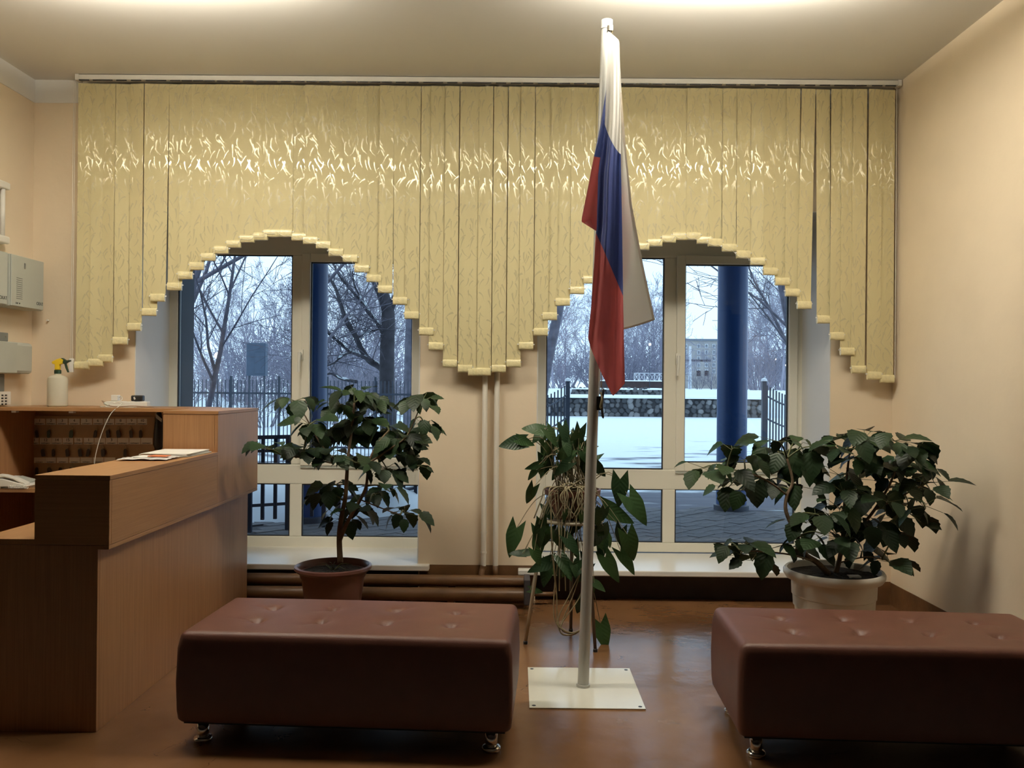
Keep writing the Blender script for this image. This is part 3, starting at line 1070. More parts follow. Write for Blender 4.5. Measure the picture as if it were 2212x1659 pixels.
# tower
MB().boxr(LX0, LX1 - 0.019, TY, TY + 0.018, ZD + 0.02, ZT - 0.019).build('tower_end', 'beech_z', t, bevel=0.0015)
MB().boxr(LX1 - 0.018, LX1, TY, CY1 + 0.03, ZD + 0.0, ZT - 0.019).build('tower_front', 'beech_z', t, bevel=0.0015)
MB().boxr(LX0, LX0 + 0.018, TY + 0.02, CY1 + 0.03, ZD + 0.02, ZT - 0.019).build('tower_back', 'beech_z', t, bevel=0.0015)
MB().boxr(LX0, LX1 + 0.002, TY - 0.002, CY1 + 0.03, ZT - 0.018, ZT).build('tower_top', 'beech_x', t, bevel=0.0015)
MB().boxr(LX0 + 0.02, LX1 - 0.02, CY1 + 0.012, CY1 + 0.03, ZD + 0.02, ZT - 0.019).build('tower_end', 'beech_z', t)

# back cabinet against the window wall: shelf board, side, back board, desk board
t = thing('key_cabinet', (-2.5, 5.1, 0), 'open beech cabinet with a long shelf board against the wall', 'cabinet')
KX0, KX1 = XL + 0.03, LX0 - 0.004
KB = 5.385
MB().boxr(KX0, KX1, 4.955, D - 0.006, ZT - 0.024, ZT - 0.002).build('shelf_board', 'beech_x', t, bevel=0.0015)
MB().boxr(KX0, KX0 + 0.02, 4.965, KB, ZD + 0.023, ZT - 0.025).build('side_panel', 'beech_z', t, bevel=0.0015)
MB().boxr(KX0 + 0.021, KX1, KB - 0.006, KB, ZD + 0.023, ZT - 0.025).build('back_panel', 'beech_x', t)
MB().boxr(KX0, CX0 - 0.004, 4.85, KB, ZD, ZD + 0.022).build('desk_board', 'beech_x', t, bevel=0.0015)
MB().boxr(KX0 + 0.02, CX0 - 0.02, KB - 0.03, KB - 0.012, 0.0, ZD - 0.002).build('modesty_panel', 'beech_x', t)
MB().boxr(KX0, KX0 + 0.02, 4.87, KB, 0.0, ZD - 0.002).build('leg_panel', 'beech_z', t)
MB().boxr(CX0 - 0.03, CX0 - 0.006, 4.87, KB, 0.0, ZD - 0.002).build('leg_panel', 'beech_z', t)
for px in (37, 160):
    p = at(px, 890, 5.05)
    MB().box((p.x, 5.03, ZT - 0.031), (0.028, 0.03, 0.013)).build('shelf_bracket', 'clear_plastic', t)

# key board with numbered cards
KY = KB - 0.012
kb0, kb1 = at(62, 950, KY), at(334, 950, KY)
kz1 = at(200, 899, KY).z
kb = thing('key_board', ((kb0.x + kb1.x) / 2, KY, ZD + 0.023), 'plywood key board with rows of numbered paper cards', 'key board')
MB().boxr(kb0.x, kb1.x, KY - 0.004, KY + 0.005, ZD + 0.024, kz1).build('board', 'key_board_wood', kb, bevel=0.001)


def zpx(zx, zy):
    return 50 + zx / 6.9125, 860 + zy / 6.9125


rows = [
    (305, 398, [(175, 335, '1'), (350, 495, '2'), (510, 670, '3'), (690, 850, '4'), (870, 1035, '5'), (1050, 1195, '6'),
                (1210, 1365, '7'), (1380, 1540, '8'), (1550, 1700, '9'), (1712, 1855, '10')]),
    (592, 690, [(85, 240, '11'), (255, 430, '12'), (435, 585, '14'), (595, 750, '15'), (770, 890, '16'), (912, 1060, '1'),
                (1072, 1230, '2'), (1240, 1410, '3'), (1420, 1580, ''), (1590, 1755, ''), (1765, 1935, '')]),
    (884, 968, [(170, 333, ''), (338, 495, ''), (510, 680, ''), (695, 855, ''), (865, 1035, ''), (1045, 1205, ''), (1215, 1380, '')]),
]
for y0, y1, cards in rows:
    for x0, x1, num in cards:
        a, c_ = at(*zpx(x0, y0), KY), at(*zpx(x1, y1), KY)
        cd = MB().boxr(a.x, c_.x, KY - 0.0055, KY - 0.0042, c_.z, a.z).build('number_card', 'paper_white', kb)
        mx, h = (a.x + c_.x) / 2, a.z - c_.z
        if num:
            text(num, h * 0.62, 'print_black', cd, (mx, KY - 0.0062, a.z - h * 0.34), FACE_CAM)
        text('кабинет', h * 0.30, 'print_black', cd, (mx, KY - 0.0062, c_.z + h * 0.18), FACE_CAM, sx=1.15)
keys = [(215, 425, 'd', 'under card one, first row'), (410, 425, 'g', 'under card two'), (750, 425, 'g', 'under card four'),
        (1110, 425, 'd', 'under card six'), (1275, 425, 'd', 'under card seven'), (1440, 425, 'd', 'under card eight'),
        (1620, 425, 'd', 'under card nine'), (1780, 425, 'd', 'under card ten'),
        (125, 705, 'd', 'under card eleven'), (325, 705, 'd', 'under card twelve'), (490, 705, 'd', 'under card fourteen'),
        (675, 705, 'd', 'under card fifteen'), (855, 705, 'd', 'under card sixteen'), (1010, 705, 'd', 'under card one, second row'),
        (1200, 705, 'd', 'just behind the white cord'), (1545, 705, 'd', 'nearest the stacked papers'),
        (225, 980, 'd', 'leftmost in the lowest row'), (410, 980, 'd', 'second in the lowest row'),
        (590, 980, 'd', 'third in the lowest row'), (750, 980, 'd', 'rightmost in the lowest row')]
rnd = random.Random(9)
for zx, zy, kc, where in keys:
    p = at(*zpx(zx, zy), KY)
    yk = KY - 0.014
    k = thing('key_bunch', (p.x, yk, p.z - 0.08), 'small bunch of keys with a %s tag, %s' % ('dark green' if kc == 'g' else 'dark', where), 'keys', 'keys on the key board')
    MB().tube([(p.x, KY - 0.003, p.z), (p.x, yk - 0.004, p.z - 0.002), (p.x, yk - 0.006, p.z + 0.006)], 0.0014, 5).build('hook', 'key_metal', k)
    rg = [(p.x + 0.009 * math.sin(a), yk - 0.002, p.z - 0.010 + 0.010 * math.cos(a)) for a in [2 * math.pi * i / 12 for i in range(13)]]
    MB().tube(rg, 0.0011, 5, False).build('ring', 'key_metal', k)
    for s in (-1, 1):
        a = R(rnd.uniform(3, 12)) * s
        M_ = Matrix.Translation((p.x + 0.003 * s, yk - 0.004 * s - 0.002, p.z - 0.018)) @ Matrix.Rotation(a, 4, 'Y')
        kk = MB().prism([(-0.006, -0.014), (-0.0035, -0.018), (-0.0032, -0.042), (0.0, -0.046), (0.0032, -0.042), (0.0035, -0.030),
                         (0.005, -0.028), (0.0035, -0.018), (0.006, -0.014), (0.006, -0.004), (0.0, 0.0), (-0.006, -0.004)],
                        -0.0009, 0.0009, M_)
        kk.build('key', 'key_metal', k)
    w = rnd.uniform(0.009, 0.013)
    M_ = Matrix.Translation((p.x + rnd.uniform(-0.006, 0.006), yk - 0.008, p.z - 0.022)) @ Matrix.Rotation(R(rnd.uniform(-10, 10)), 4, 'Y')
    MB().prism([(-w * .5, 0), (-w, -0.01), (-w, -0.045), (-w * .6, -0.05), (w * .6, -0.05), (w, -0.045), (w, -0.01), (w * .5, 0)],
               -0.002, 0.002, M_).build('tag', 'key_tag_green' if kc == 'g' else 'key_tag_dark', k)

# dark bag of odds and ends hanging at the right of the key board
p = at(343, 930, 5.30)
t = thing('hanging_bag', (p.x, 5.30, p.z - 0.1), 'crumpled black bag hanging between key board and counter end block', 'bag')
MB().lathe([(0.004, 0.13), (0.016, 0.11), (0.026, 0.05), (0.032, -0.02), (0.034, -0.09), (0.02, -0.12), (0.0, -0.125)],
           (p.x, 5.30, p.z), 10).build('sack', 'black_plastic', t, smooth=True)
MB().add([at(336, 893, 5.27), at(350, 905, 5.26), at(349, 912, 5.26), at(337, 903, 5.27)], [(0, 1, 2, 3)]).build('paper_slip', 'paper_grey', t, solid=0.001)

# ------------------------------------------------------------------ things on the counter
# spray bottle
bp = at(124, 877, 5.17)
bx, by, bz = bp.x, 5.17, ZT - 0.002
t = thing('spray_bottle', (bx, by, bz), 'milky spray bottle with yellow and dark green trigger head', 'spray bottle')
MB().lathe([(0.0, 0.0), (0.052, 0.0), (0.058, 0.006), (0.0585, 0.165), (0.055, 0.18), (0.040, 0.19), (0.019, 0.197), (0.019, 0.208)],
           (bx, by, bz), 32).build('bottle', 'bottle_plastic', t, auto=40)
MB().lathe([(0.019, 0.204), (0.0205, 0.206), (0.0205, 0.226), (0.017, 0.229)], (bx, by, bz), 20).build('collar', 'dark_green_plastic', t, auto=30)
M_ = Matrix.Translation((bx, by, bz))
MB().prism([(-0.014, 0.229), (0.012, 0.229), (0.014, 0.262), (0.034, 0.268), (0.040, 0.292), (0.022, 0.302), (0.0, 0.296), (-0.034, 0.279),
            (-0.030, 0.267), (-0.014, 0.262)], -0.013, 0.013, M_).build('spray_head', 'yellow_plastic', t, bevel=0.003)
MB().prism([(0.022, 0.302), (0.032, 0.303), (0.055, 0.288), (0.078, 0.292), (0.080, 0.283), (0.062, 0.276), (0.052, 0.268), (0.040, 0.266)],
           -0.011, 0.011, M_).build('nozzle', 'dark_green_plastic', t, bevel=0.002)
MB().prism([(0.042, 0.268), (0.054, 0.268), (0.060, 0.245), (0.070, 0.215), (0.063, 0.213), (0.050, 0.240)],
           -0.006, 0.006, M_).build('trigger', 'dark_green_plastic', t, bevel=0.0015)

# power strip with chargers
a, c_ = at(231, 868, 5.12), at(321, 868, 5.12)
sy, szz = 5.12, ZT - 0.002
t = thing('power_strip', ((a.x + c_.x) / 2, sy, szz), 'white power strip lying on the shelf board beside the spray bottle', 'power strip')
MB().boxr(a.x, c_.x, sy - 0.026, sy + 0.026, szz, szz + 0.036).build('body', 'white_plastic', t, bevel=0.005)
MB().boxr(a.x - 0.02, c_.x - 0.06, sy - 0.045, sy - 0.03, szz, szz + 0.006).build('mounting_foot', 'white_plastic', t, bevel=0.002)
for i in range(4):
    x = a.x + 0.04 + i * 0.062
    MB().lathe([(0.02, 0.0362), (0.02, 0.0385), (0.016, 0.0385), (0.015, 0.0365)], (x, sy, szz), 16).build('socket', 'white_plastic', t)
MB().tube(smooth_path([(a.x, sy - 0.0, szz + 0.018), (a.x - 0.015, sy - 0.03, szz + 0.04), (a.x + 0.01, sy - 0.06, szz + 0.03), (a.x + 0.04, sy - 0.065, szz + 0.012),
           (a.x + 0.10, sy - 0.06, szz + 0.005), (a.x + 0.18, sy - 0.055, szz + 0.010), (c_.x + 0.005, sy - 0.035, szz + 0.006), (c_.x + 0.03, sy + 0.0, szz + 0.005)], 5), 0.0032, 6
          ).build('mains_cable', 'cable_brown', t, smooth=True)
MB().tube([(a.x + 0.015, sy - 0.063, szz + 0.026), (a.x + 0.045, sy - 0.068, szz + 0.012)], 0.007, 8).build('inline_plug', 'grey_box', t)
p = at(250, 853, sy)
ch = thing('phone_charger', (p.x, sy, szz + 0.037), 'small white cube charger plugged into the power strip', 'charger')
MB().boxr(p.x - 0.021, p.x + 0.021, sy - 0.02, sy + 0.02, szz + 0.0387, szz + 0.076).build('body', 'white_plastic', ch, bevel=0.004)
hang = [(p.x + 0.02, sy, szz + 0.06), (p.x + 0.045, sy - 0.02, szz + 0.066), (p.x + 0.06, sy - 0.05, szz + 0.045), (p.x + 0.035, sy - 0.10, szz + 0.03),
        at(262, 872, 4.99), at(240, 893, 4.94), at(222, 930, 4.93), at(210, 968, 4.93), at(204, 1000, 4.93), at(202, 1040, 4.93)]
MB().tube(smooth_path(hang, 6), 0.0024, 6).build('charging_cord', 'cable_white', ch, smooth=True)
p = at(298, 854, sy)
ch = thing('adapter_plug', (p.x, sy, szz + 0.037), 'flat black adapter plugged into the power strip end', 'adapter')
MB().boxr(p.x - 0.036, p.x + 0.036, sy - 0.02, sy + 0.02, szz + 0.0387, szz + 0.075).build('body', 'black_plastic', ch, bevel=0.007)
MB().box((p.x - 0.012, sy - 0.0208, szz + 0.057), (0.010, 0.001, 0.016), Matrix.Rotation(R(-25), 3, 'Y')).build('sticker', 'paper_white', ch)

# papers on the ledge
def sheet_stack(name, label, cat, corners_px, z, th, m):
    pts = [atz(x, y, z) for x, y in corners_px]
    vs = [Vector((p.x, p.y, z)) for p in pts] + [Vector((p.x, p.y, z + th)) for p in pts]
    b = MB().add(vs, [(0, 1, 2, 3)[::-1], (4, 5, 6, 7), (0, 1, 5, 4), (1, 2, 6, 5), (2, 3, 7, 6), (3, 0, 4, 7)])
    return tag(b.build(name, m, bevel=0.001), label, cat)


t = thing('document_folder', (-1.74, 4.3, ZL), 'stack of grey document folders against the taller end block of the counter', 'folder')
f0 = (LX0 + 0.03, LX1 - 0.012, 4.14, 4.47)
for i, (dz, th, dx, m) in enumerate(((0.0, 0.006, 0.0, 'paper_grey'), (0.0065, 0.007, -0.012, 'paper_white'), (0.014, 0.003, -0.006, 'paper_white'))):
    M_ = Matrix.Translation(((f0[0] + f0[1]) / 2 + dx, (f0[2] + f0[3]) / 2, ZL + 0.0005 + dz)) @ Matrix.Rotation(R(1.5 * i - 1), 4, 'Z')
    MB().boxr(-(f0[1] - f0[0]) / 2 + 0.01, (f0[1] - f0[0]) / 2 - 0.008, -0.155, 0.155, 0, th, M_).build('folder', m, t, bevel=0.001)
t = thing('plastic_sleeve', (-1.76, 4.0, ZL), 'clear plastic sleeve with loose papers lying on the counter ledge', 'sleeve')


def sleeve(u, v):
    x = LX0 + 0.025 + 0.23 * u
    y = 3.92 + 0.20 * v + 0.02 * u
    return (x, y, ZL + 0.004 + 0.004 * abs(math.sin(9 * u + 4 * v)) + 0.003 * math.sin(13 * v + 3 * u) ** 2)


MB().grid(sleeve, 18, 18).build('sleeve', 'clear_plastic', t, solid=0.0008, smooth=True)
MB().boxr(LX0 + 0.06, LX0 + 0.15, 4.02, 4.12, ZL + 0.009, ZL + 0.012).build('paper_slip', 'paper_white', t)
oc = MB().boxr(-1.79, -1.70, 4.02, 4.085, ZL + 0.0128, ZL + 0.017, None).build('card_case', 'orange_card', None, bevel=0.002)
tag(oc, 'small orange card case lying on the plastic sleeve', 'card case')

# telephone on the back desk
px0 = at(6, 1055, 4.93)
tx, ty, tz = px0.x, 4.93, ZD + 0.022
t = thing('telephone', (tx + 0.1, ty, tz), 'cream desk telephone with handset and coiled cord on the back desk', 'telephone')
M_ = Matrix.Translation((tx, 0, tz))
MB().prism([(0.012, 0.012), (0.0, 0.03), (0.002, 0.048), (0.02, 0.06), (0.05, 0.058), (0.185, 0.024), (0.195, 0.016), (0.19, 0.010)],
           ty - 0.09, ty + 0.09, M_).build('base', 'white_plastic', t, bevel=0.004)
MB().prism([(0.008, 0.058), (0.006, 0.076), (0.02, 0.084), (0.06, 0.080), (0.12, 0.064), (0.18, 0.038), (0.19, 0.024), (0.17, 0.020), (0.155, 0.032),
            (0.11, 0.054), (0.06, 0.066), (0.03, 0.062)], ty - 0.085, ty - 0.035, M_).build('handset', 'white_plastic', t, bevel=0.005)
MB().prism([(0.07, 0.054), (0.17, 0.030), (0.17, 0.034), (0.07, 0.060)], ty - 0.02, ty + 0.08, M_).build('keypad', 'grey_box', t)
for x in (0.03, 0.17):
    MB().boxr(tx + x - 0.008, tx + x + 0.008, ty - 0.08, ty + 0.08, tz, tz + 0.011).build('foot', 'white_plastic', t)
coil = []
for i in range(110):
    a = i * 0.75
    f = i / 109
    coil.append((tx + 0.10 + 0.11 * f, ty - 0.105 + 0.009 * math.cos(a), tz + 0.013 + 0.009 * math.sin(a)))
MB().tube(coil, 0.0022, 4).build('coiled_cord', 'white_plastic', t, smooth=True)
p = MB().boxr(tx + 0.01, tx + 0.13, 4.86, 4.885, tz, tz + 0.006).build('ruler', 'clear_plastic', None, bevel=0.001)
tag(p, 'short transparent ruler lying in front of the telephone', 'ruler')

# ------------------------------------------------------------------ boxes on the left wall
def wall_box(name, y0, y1, z0, z1, depth, m, label, cat, bevel=0.004):
    t = thing(name, (XL, (y0 + y1) / 2, z0), label, cat)
    MB().boxr(XL + 0.001, XL + depth, y0, y1, z0, z1).build('body', m, t, bevel=bevel)
    return t


xf = XL + 0.13
ya = atx(24, 600, xf).y
yb_ = atx(95, 615, xf).y
za, zb_ = at(94, 672, yb_).z, at(94, 566, yb_).z
t = wall_box('alarm_cabinet', ya, yb_, za, zb_, 0.12, 'grey_box', 'grey metal alarm cabinet with vent slots, nearer the window wall', 'alarm box')
MB().boxr(xf - 0.0095, xf, ya + 0.004, yb_ - 0.004, za + 0.004, zb_ - 0.002).build('door', 'grey_box', t, bevel=0.003)
for i in range(11):
    z = za + 0.05 + i * 0.0125
    MB().boxr(xf, xf + 0.0012, ya + 0.055, ya + 0.115, z, z + 0.004).build('vent_slot', 'grey_box_dark', t)
MB().boxr(xf, xf + 0.003, ya + 0.13, ya + 0.143, zb_ - 0.075, zb_ - 0.04).build('lock', 'grey_box_dark', t)
text('ЕАС  IP', 0.014, 'print_black', t, (xf + 0.0006, ya + 0.07, za + 0.022), FACE_RIGHT)
text('СКАТ', 0.027, 'print_black', t, (xf + 0.0006, yb_ - 0.045, za + 0.04), FACE_RIGHT)
t = wall_box('alarm_cabinet', ya - 0.38, ya - 0.03, za, zb_ + 0.0, 0.12, 'grey_box', 'grey metal alarm cabinet cut by the picture edge', 'alarm box')
MB().boxr(xf - 0.0095, xf, ya - 0.376, ya - 0.034, za + 0.004, zb_ - 0.002).build('door', 'grey_box', t, bevel=0.003)
text('СКАТ', 0.027, 'print_black', t, (xf + 0.0006, ya - 0.075, za + 0.04), FACE_RIGHT)
# lower box with rounded end
xq = XL + 0.09
y1 = atx(72, 775, xq).y
y0 = atx(36, 775, xq).y
z1, z0 = at(50, 742, y1).z, at(50, 808, y1).z
t = wall_box('control_unit', y0 - 0.35, y1, z0, z1, 0.09, 'grey_box', 'pale grey control unit below the alarm cabinets', 'control unit', bevel=0.02)
MB().boxr(xq, xq + 0.004, y0 - 0.34, y0, z0 + 0.004, z1 - 0.004).build('front_cover', 'grey_box', t, bevel=0.002)
ys = atx(18, 740, XL + 0.05).y
t = wall_box('junction_box', ys - 0.14, ys, z1 + 0.002, z1 + 0.055, 0.05, 'grey_box_dark', 'small dark grey junction box on top of the control unit', 'junction box')
MB().box((XL + 0.051, ys - 0.03, z1 + 0.03), (0.003, 0.008, 0.008)).build('screw', 'chrome', t)
zk1, zk0 = at(10, 846, ys).z, ZT + 0.006
t = wall_box('cable_duct', ys - 0.10, ys, zk1 + 0.001, z0 - 0.002, 0.03, 'grey_box_dark', 'grey cable duct between control unit and keypad', 'cable duct')
t = wall_box('alarm_keypad', ys - 0.14, atx(24, 858, XL + 0.05).y, zk0, zk1, 0.05, 'white_plastic', 'white alarm keypad with small buttons above the shelf', 'keypad')
for i in range(3):
    for j in range(4):
        MB().box((XL + 0.051, ys - 0.02 - i * 0.035, zk1 - 0.022 - j * 0.018), (0.004, 0.016, 0.009)).build('button', 'black_plastic', t)
# emergency lamp, upright
xl_ = XL + 0.07
yl = atx(23, 450, xl_).y
zt_, zb2 = at(20, 396, yl).z, at(20, 528, yl).z
t = thing('emergency_lamp', (XL, yl - 0.05, zb2), 'upright white emergency lamp with tube on the left wall', 'lamp')
MB().boxr(XL + 0.001, XL + 0.03, yl - 0.12, yl, zb2, zt_).build('body', 'white_plastic', t, bevel=0.004)
for z in (zb2, zt_ - 0.045):
    MB().boxr(XL + 0.03, xl_, yl - 0.12, yl, z, z + 0.045).build('end_block', 'white_plastic', t, bevel=0.008)
MB().tube([(XL + 0.05, yl - 0.045, zb2 + 0.04), (XL + 0.05, yl - 0.045, zt_ - 0.04)], 0.013, 12).build('tube', 'paper_white', t, smooth=True)
p = at(103, 692, D - 0.012)
t = thing('wall_hook', (p.x, D, p.z), 'small white hook on the window wall near the alarm cabinet', 'hook')
MB().tube([(p.x, D - 0.002, p.z), (p.x, D - 0.02, p.z)], 0.006, 8).build('peg', 'white_plastic', t)
# ------------------------------------------------------------------ benches
def bench(corner, yaw, label):
    L_, W_, ZB, ZTOP = 1.285, 0.555, 0.098, 0.442
    Mw = Matrix.Translation((corner[0], corner[1], 0)) @ Matrix.Rotation(R(yaw), 4, 'Z')
    ctr = Mw @ Vector((L_ / 2, W_ / 2, 0))
    t = thing('upholstered_bench', ctr, label, 'bench', 'leather benches')
    tufts = [(L_ * (0.19 + 0.205 * i), W_ * (0.34 if j == 0 else 0.68)) for j in (0, 1) for i in range(4)]

    def top(x, y):
        e = min(x, L_ - x, y, W_ - y)
        z = ZTOP
        r = 0.03
        if e < r:
            z -= r - math.sqrt(max(0, r * r - (r - e) ** 2))
        z += 0.010 * math.sin(math.pi * x / L_) ** 0.6 * math.sin(math.pi * y / W_) ** 0.6 if 0 < x < L_ and 0 < y < W_ else 0
        for tx, ty in tufts:
            d = math.hypot(x - tx, y - ty)
            z -= 0.020 * math.exp(-(d / 0.022) ** 2) + 0.008 * math.exp(-(d / 0.06) ** 2)
            a = math.atan2(y - ty, x - tx)
            z -= 0.006 * math.exp(-(d / 0.075) ** 2) * max(0, math.cos(1.5 * a + tx * 7)) ** 14
        return z
    nx, ny = 128, 56
    b = MB()
    xs = [0, 0.004, 0.010, 0.019, 0.03] + [0.03 + (L_ - 0.06) * i / (nx - 1) for i in range(1, nx - 1)] + [L_ - 0.03, L_ - 0.019, L_ - 0.010, L_ - 0.004, L_]
    ys = [0, 0.004, 0.010, 0.019, 0.03] + [0.03 + (W_ - 0.06) * i / (ny - 1) for i in range(1, ny - 1)] + [W_ - 0.03, W_ - 0.019, W_ - 0.010, W_ - 0.004, W_]

    def rc(x, y):       # rounded vertical corners
        r = 0.028
        cx_ = min(max(x, r), L_ - r)
        cy_ = min(max(y, r), W_ - r)
        dx, dy = x - cx_, y - cy_
        m = max(abs(dx), abs(dy))
        d = math.hypot(dx, dy)
        if d > 1e-9 and dx and dy:
            k = m / d
            return cx_ + dx * k, cy_ + dy * k
        return x, y
    for y in ys:
        for x in xs:
            xx, yy = rc(x, y)
            b.v.append(Mw @ Vector((xx, yy, top(x, y))))
    w = len(xs)
    for j in range(len(ys) - 1):
        for i in range(w - 1):
            a = j * w + i
            b.f.append((a, a + 1, a + 1 + w, a + w))
    rim = list(range(w)) + [j * w + w - 1 for j in range(1, len(ys))] + [(len(ys) - 1) * w + i for i in range(w - 2, -1, -1)] + [j * w for j in range(len(ys) - 2, 0, -1)]
    n = len(rim)
    prev = rim
    Mi = Mw.inverted()
    for z, out in ((0.38, 0.006), (0.25, 0.010), (0.14, 0.007), (ZB + 0.01, 0.003), (ZB, -0.004)):
        cur = []
        for i in rim:
            p = Mi @ b.v[i]
            dx = (-1 if p.x < 0.03 else 1 if p.x > L_ - 0.03 else 0)
            dy = (-1 if p.y < 0.03 else 1 if p.y > W_ - 0.03 else 0)
            cur.append(len(b.v))
            b.v.append(Mw @ Vector((p.x + dx * out, p.y + dy * out, z)))
        for k in range(n):
            k2 = (k + 1) % n
            b.f.append((prev[k], cur[k], cur[k2], prev[k2]))
        prev = cur
    b.f.append(tuple(prev))
    b.build('seat_body', 'bench_leather', t, smooth=True)
    MB().boxr(0.02, L_ - 0.02, 0.02, W_ - 0.02, ZB - 0.012, ZB - 0.001, Mw).build('underside', 'bench_under', t)
    btn = MB().lathe([(0.0, 0.004), (0.006, 0.003), (0.010, 0.0), (0.010, -0.004)], seg=10).mesh('button', 'bench_leather', True)
    for tx, ty in tufts:
        put('button', btn, t, Mw @ Matrix.Translation((tx, ty, ZTOP - 0.019)))
    leg = MB().lathe([(0.024, ZB - 0.012), (0.023, 0.03), (0.021, 0.018)], seg=20).mesh('leg', 'chrome', True)
    foot = MB().lathe([(0.020, 0.022), (0.033, 0.019), (0.037, 0.012), (0.036, 0.004), (0.032, 0.0)], seg=20).mesh('foot', 'chrome', True)
    for x in (0.075, L_ - 0.075):
        for y in (0.07, W_ - 0.07):
            M_ = Mw @ Matrix.Translation((x, y, 0))
            o = put('leg', leg, t, M_)
            f = bpy.data.objects.new('foot', foot)
            COL.objects.link(f)
            f.parent = o
    return t


bench((-1.295, 3.185), -3.0, 'reddish brown leather bench in front of the reception counter and brown pot')
bench((0.850, 3.105), -2.6, 'reddish brown leather bench in front of the white pot by the right wall')

# ------------------------------------------------------------------ flagpole
pb = Vector((0.325, 3.87, 0.006))
ptop = at(1311, 50, 3.87)
t = thing('flagpole', (pb.x, pb.y, 0), 'grey metal flagpole standing on a square white floor plate', 'flagpole')
MB().boxr(0.070, 0.576, 3.606, 4.125, 0.0, 0.006).build('base_plate', 'plate_white', t, bevel=0.001)
for x in (0.09, 0.555):
    for y in (3.63, 4.10):
        MB().lathe([(0.0, 0.0066), (0.009, 0.0066), (0.009, 0.0058)], (x, y, 0), 12).build('bolt_hole', 'black_plastic', t)
MB().tube([pb, pb.lerp(ptop, 0.5), ptop], [0.026, 0.0255, 0.025], 24).build('pole', 'steel_grey', t, auto=40)
pd = (ptop - pb).normalized()
MB().tube([ptop - pd * 0.03, ptop + pd * 0.012], 0.027, 20).build('pole_cap', 'steel_grey', t, auto=40)
MB().tube([pb + pd * 0.0, pb + pd * 0.012], 0.032, 20).build('weld_collar', 'steel_grey', t, auto=40)
pk = at(1318, 62, 3.845)
MB().tube([(pk.x, pk.y, pk.z - 0.012), (pk.x, pk.y, pk.z + 0.012)], 0.016, 10).build('pulley', 'chrome', t, auto=40)
MB().tube(smooth_path([pk, at(1320, 300, 3.845), at(1305, 640, 3.845), at(1297, 790, 3.85), at(1296, 850, 3.855)], 4), 0.0022, 5).build('halyard', 'cable_white', t)
MB().tube(smooth_path([pk + Vector((0.006, 0, 0)), at(1324, 300, 3.845), at(1308, 640, 3.845), at(1300, 800, 3.845), at(1300, 845, 3.848)], 4), 0.0022, 5).build('halyard', 'stem_pale', t)
c0 = at(1294, 872, 3.86)
MB().boxr(c0.x - 0.012, c0.x + 0.010, 3.845, 3.868, c0.z - 0.03, c0.z + 0.035).build('cleat_base', 'black_plastic', t, bevel=0.002)
MB().tube(smooth_path([at(1304, 839, 3.845), at(1302, 855, 3.842), at(1300, 872, 3.84), at(1301, 890, 3.842), at(1303, 904, 3.846)], 3),
          [0.003] + [0.006] * 11 + [0.002], 6).build('cleat', 'black_plastic', t, smooth=True)
MB().tube(smooth_path([at(1298, 848, 3.848), at(1300, 862, 3.835), at(1297, 878, 3.835), at(1300, 882, 3.845)], 4), 0.005, 6).build('rope_coil', 'stem_pale', t, smooth=True)

# ------------------------------------------------------------------ flag: folded cloth, three stripes
fl = thing('flag', (ptop.x, 3.80, at(1324, 856, 3.8).z), 'white, blue and red striped flag hanging in folds from the flagpole', 'flag')
XLF = [(66, 1313), (85, 1312), (200, 1309), (268, 1306), (378, 1292), (492, 1289), (509, 1286.5), (560, 1284), (662, 1277), (726, 1270.5),
       (753, 1275.5), (792, 1295), (856, 1324)]
XRF = [(66, 1325), (78, 1333), (90, 1338), (228, 1341), (333, 1341), (500, 1344), (640, 1346), (740, 1348), (828, 1350), (840, 1344), (856, 1325)]


def sm(tab):
    return lambda x: sum(interp(tab, x + d) for d in (-9, -4, 0, 4, 9)) / 5


XLs, XRs = sm(XLF), sm(XRF)


def fold(u, y):
    g = min(1, max(0, (y - 90) / 250))
    h = 0.016 * math.sin(2 * math.pi * (u * 1.35 + 0.08 + (y - 300) / 2200)) * g + 0.007 * math.sin(2 * math.pi * (u * 3.1 + y / 900)) * g
    if y > 540:
        h += 0.020 * math.exp(-((u - 0.36) / 0.13) ** 2) * min(1, (y - 540) / 60) * max(0, min(1, (775 - y) / 40))
    return h


def front(u, y):
    x = XLs(y) + (XRs(y) - XLs(y)) * u
    return at(x, y, 3.80 + fold(u, y))


def b1(u):
    return 268 + 65 * (1 - (1 - u) ** 1.25)


def b2(u):
    return 503 + 137 * (0.55 * u + 0.45 * u * u + 0.06 * math.sin(math.pi * u))


YBOT = [(0, 731), (0.08, 752), (0.3, 792), (0.55, 835), (0.68, 856), (0.85, 842), (1, 828)]


def bot(u):
    return interp(YBOT, u)


def xy_front(u, y):
    """as front(), the red tip keeps its own width"""
    xl = interp(XLF[:10] + [(900, 1266)], y)
    xr = interp(XRF[:9] + [(900, 1351)], y)
    return at(xl + (xr - xl) * u, y, 3.80 + fold(u, y))


def band(name, m, f0, f1, nv, fn):
    MB().grid(lambda u, v: fn(u, f0(u) + (f1(u) - f0(u)) * v), 26, nv).build(name, m, fl, smooth=True)


band('white_stripe', 'flag_white', lambda u: 68 + 18 * u ** 2, b1, 40, xy_front)
band('blue_stripe', 'flag_blue', b1, b2, 44, xy_front)
band('red_stripe', 'flag_red', b2, bot, 60, xy_front)
# fold showing behind on the left
XLB = [(150, 1312), (197, 1309), (270, 1297), (337, 1283), (400, 1271), (470, 1257), (480, 1256), (490, 1258)]


def back(u, y):
    xl = interp(XLB, y)
    xr = 1316 - 14 * (y - 150) / 350
    return at(xl + (xr - xl) * u, y, 3.832 + 0.008 * math.sin(u * 7 + y / 90) * min(1, (y - 150) / 120))


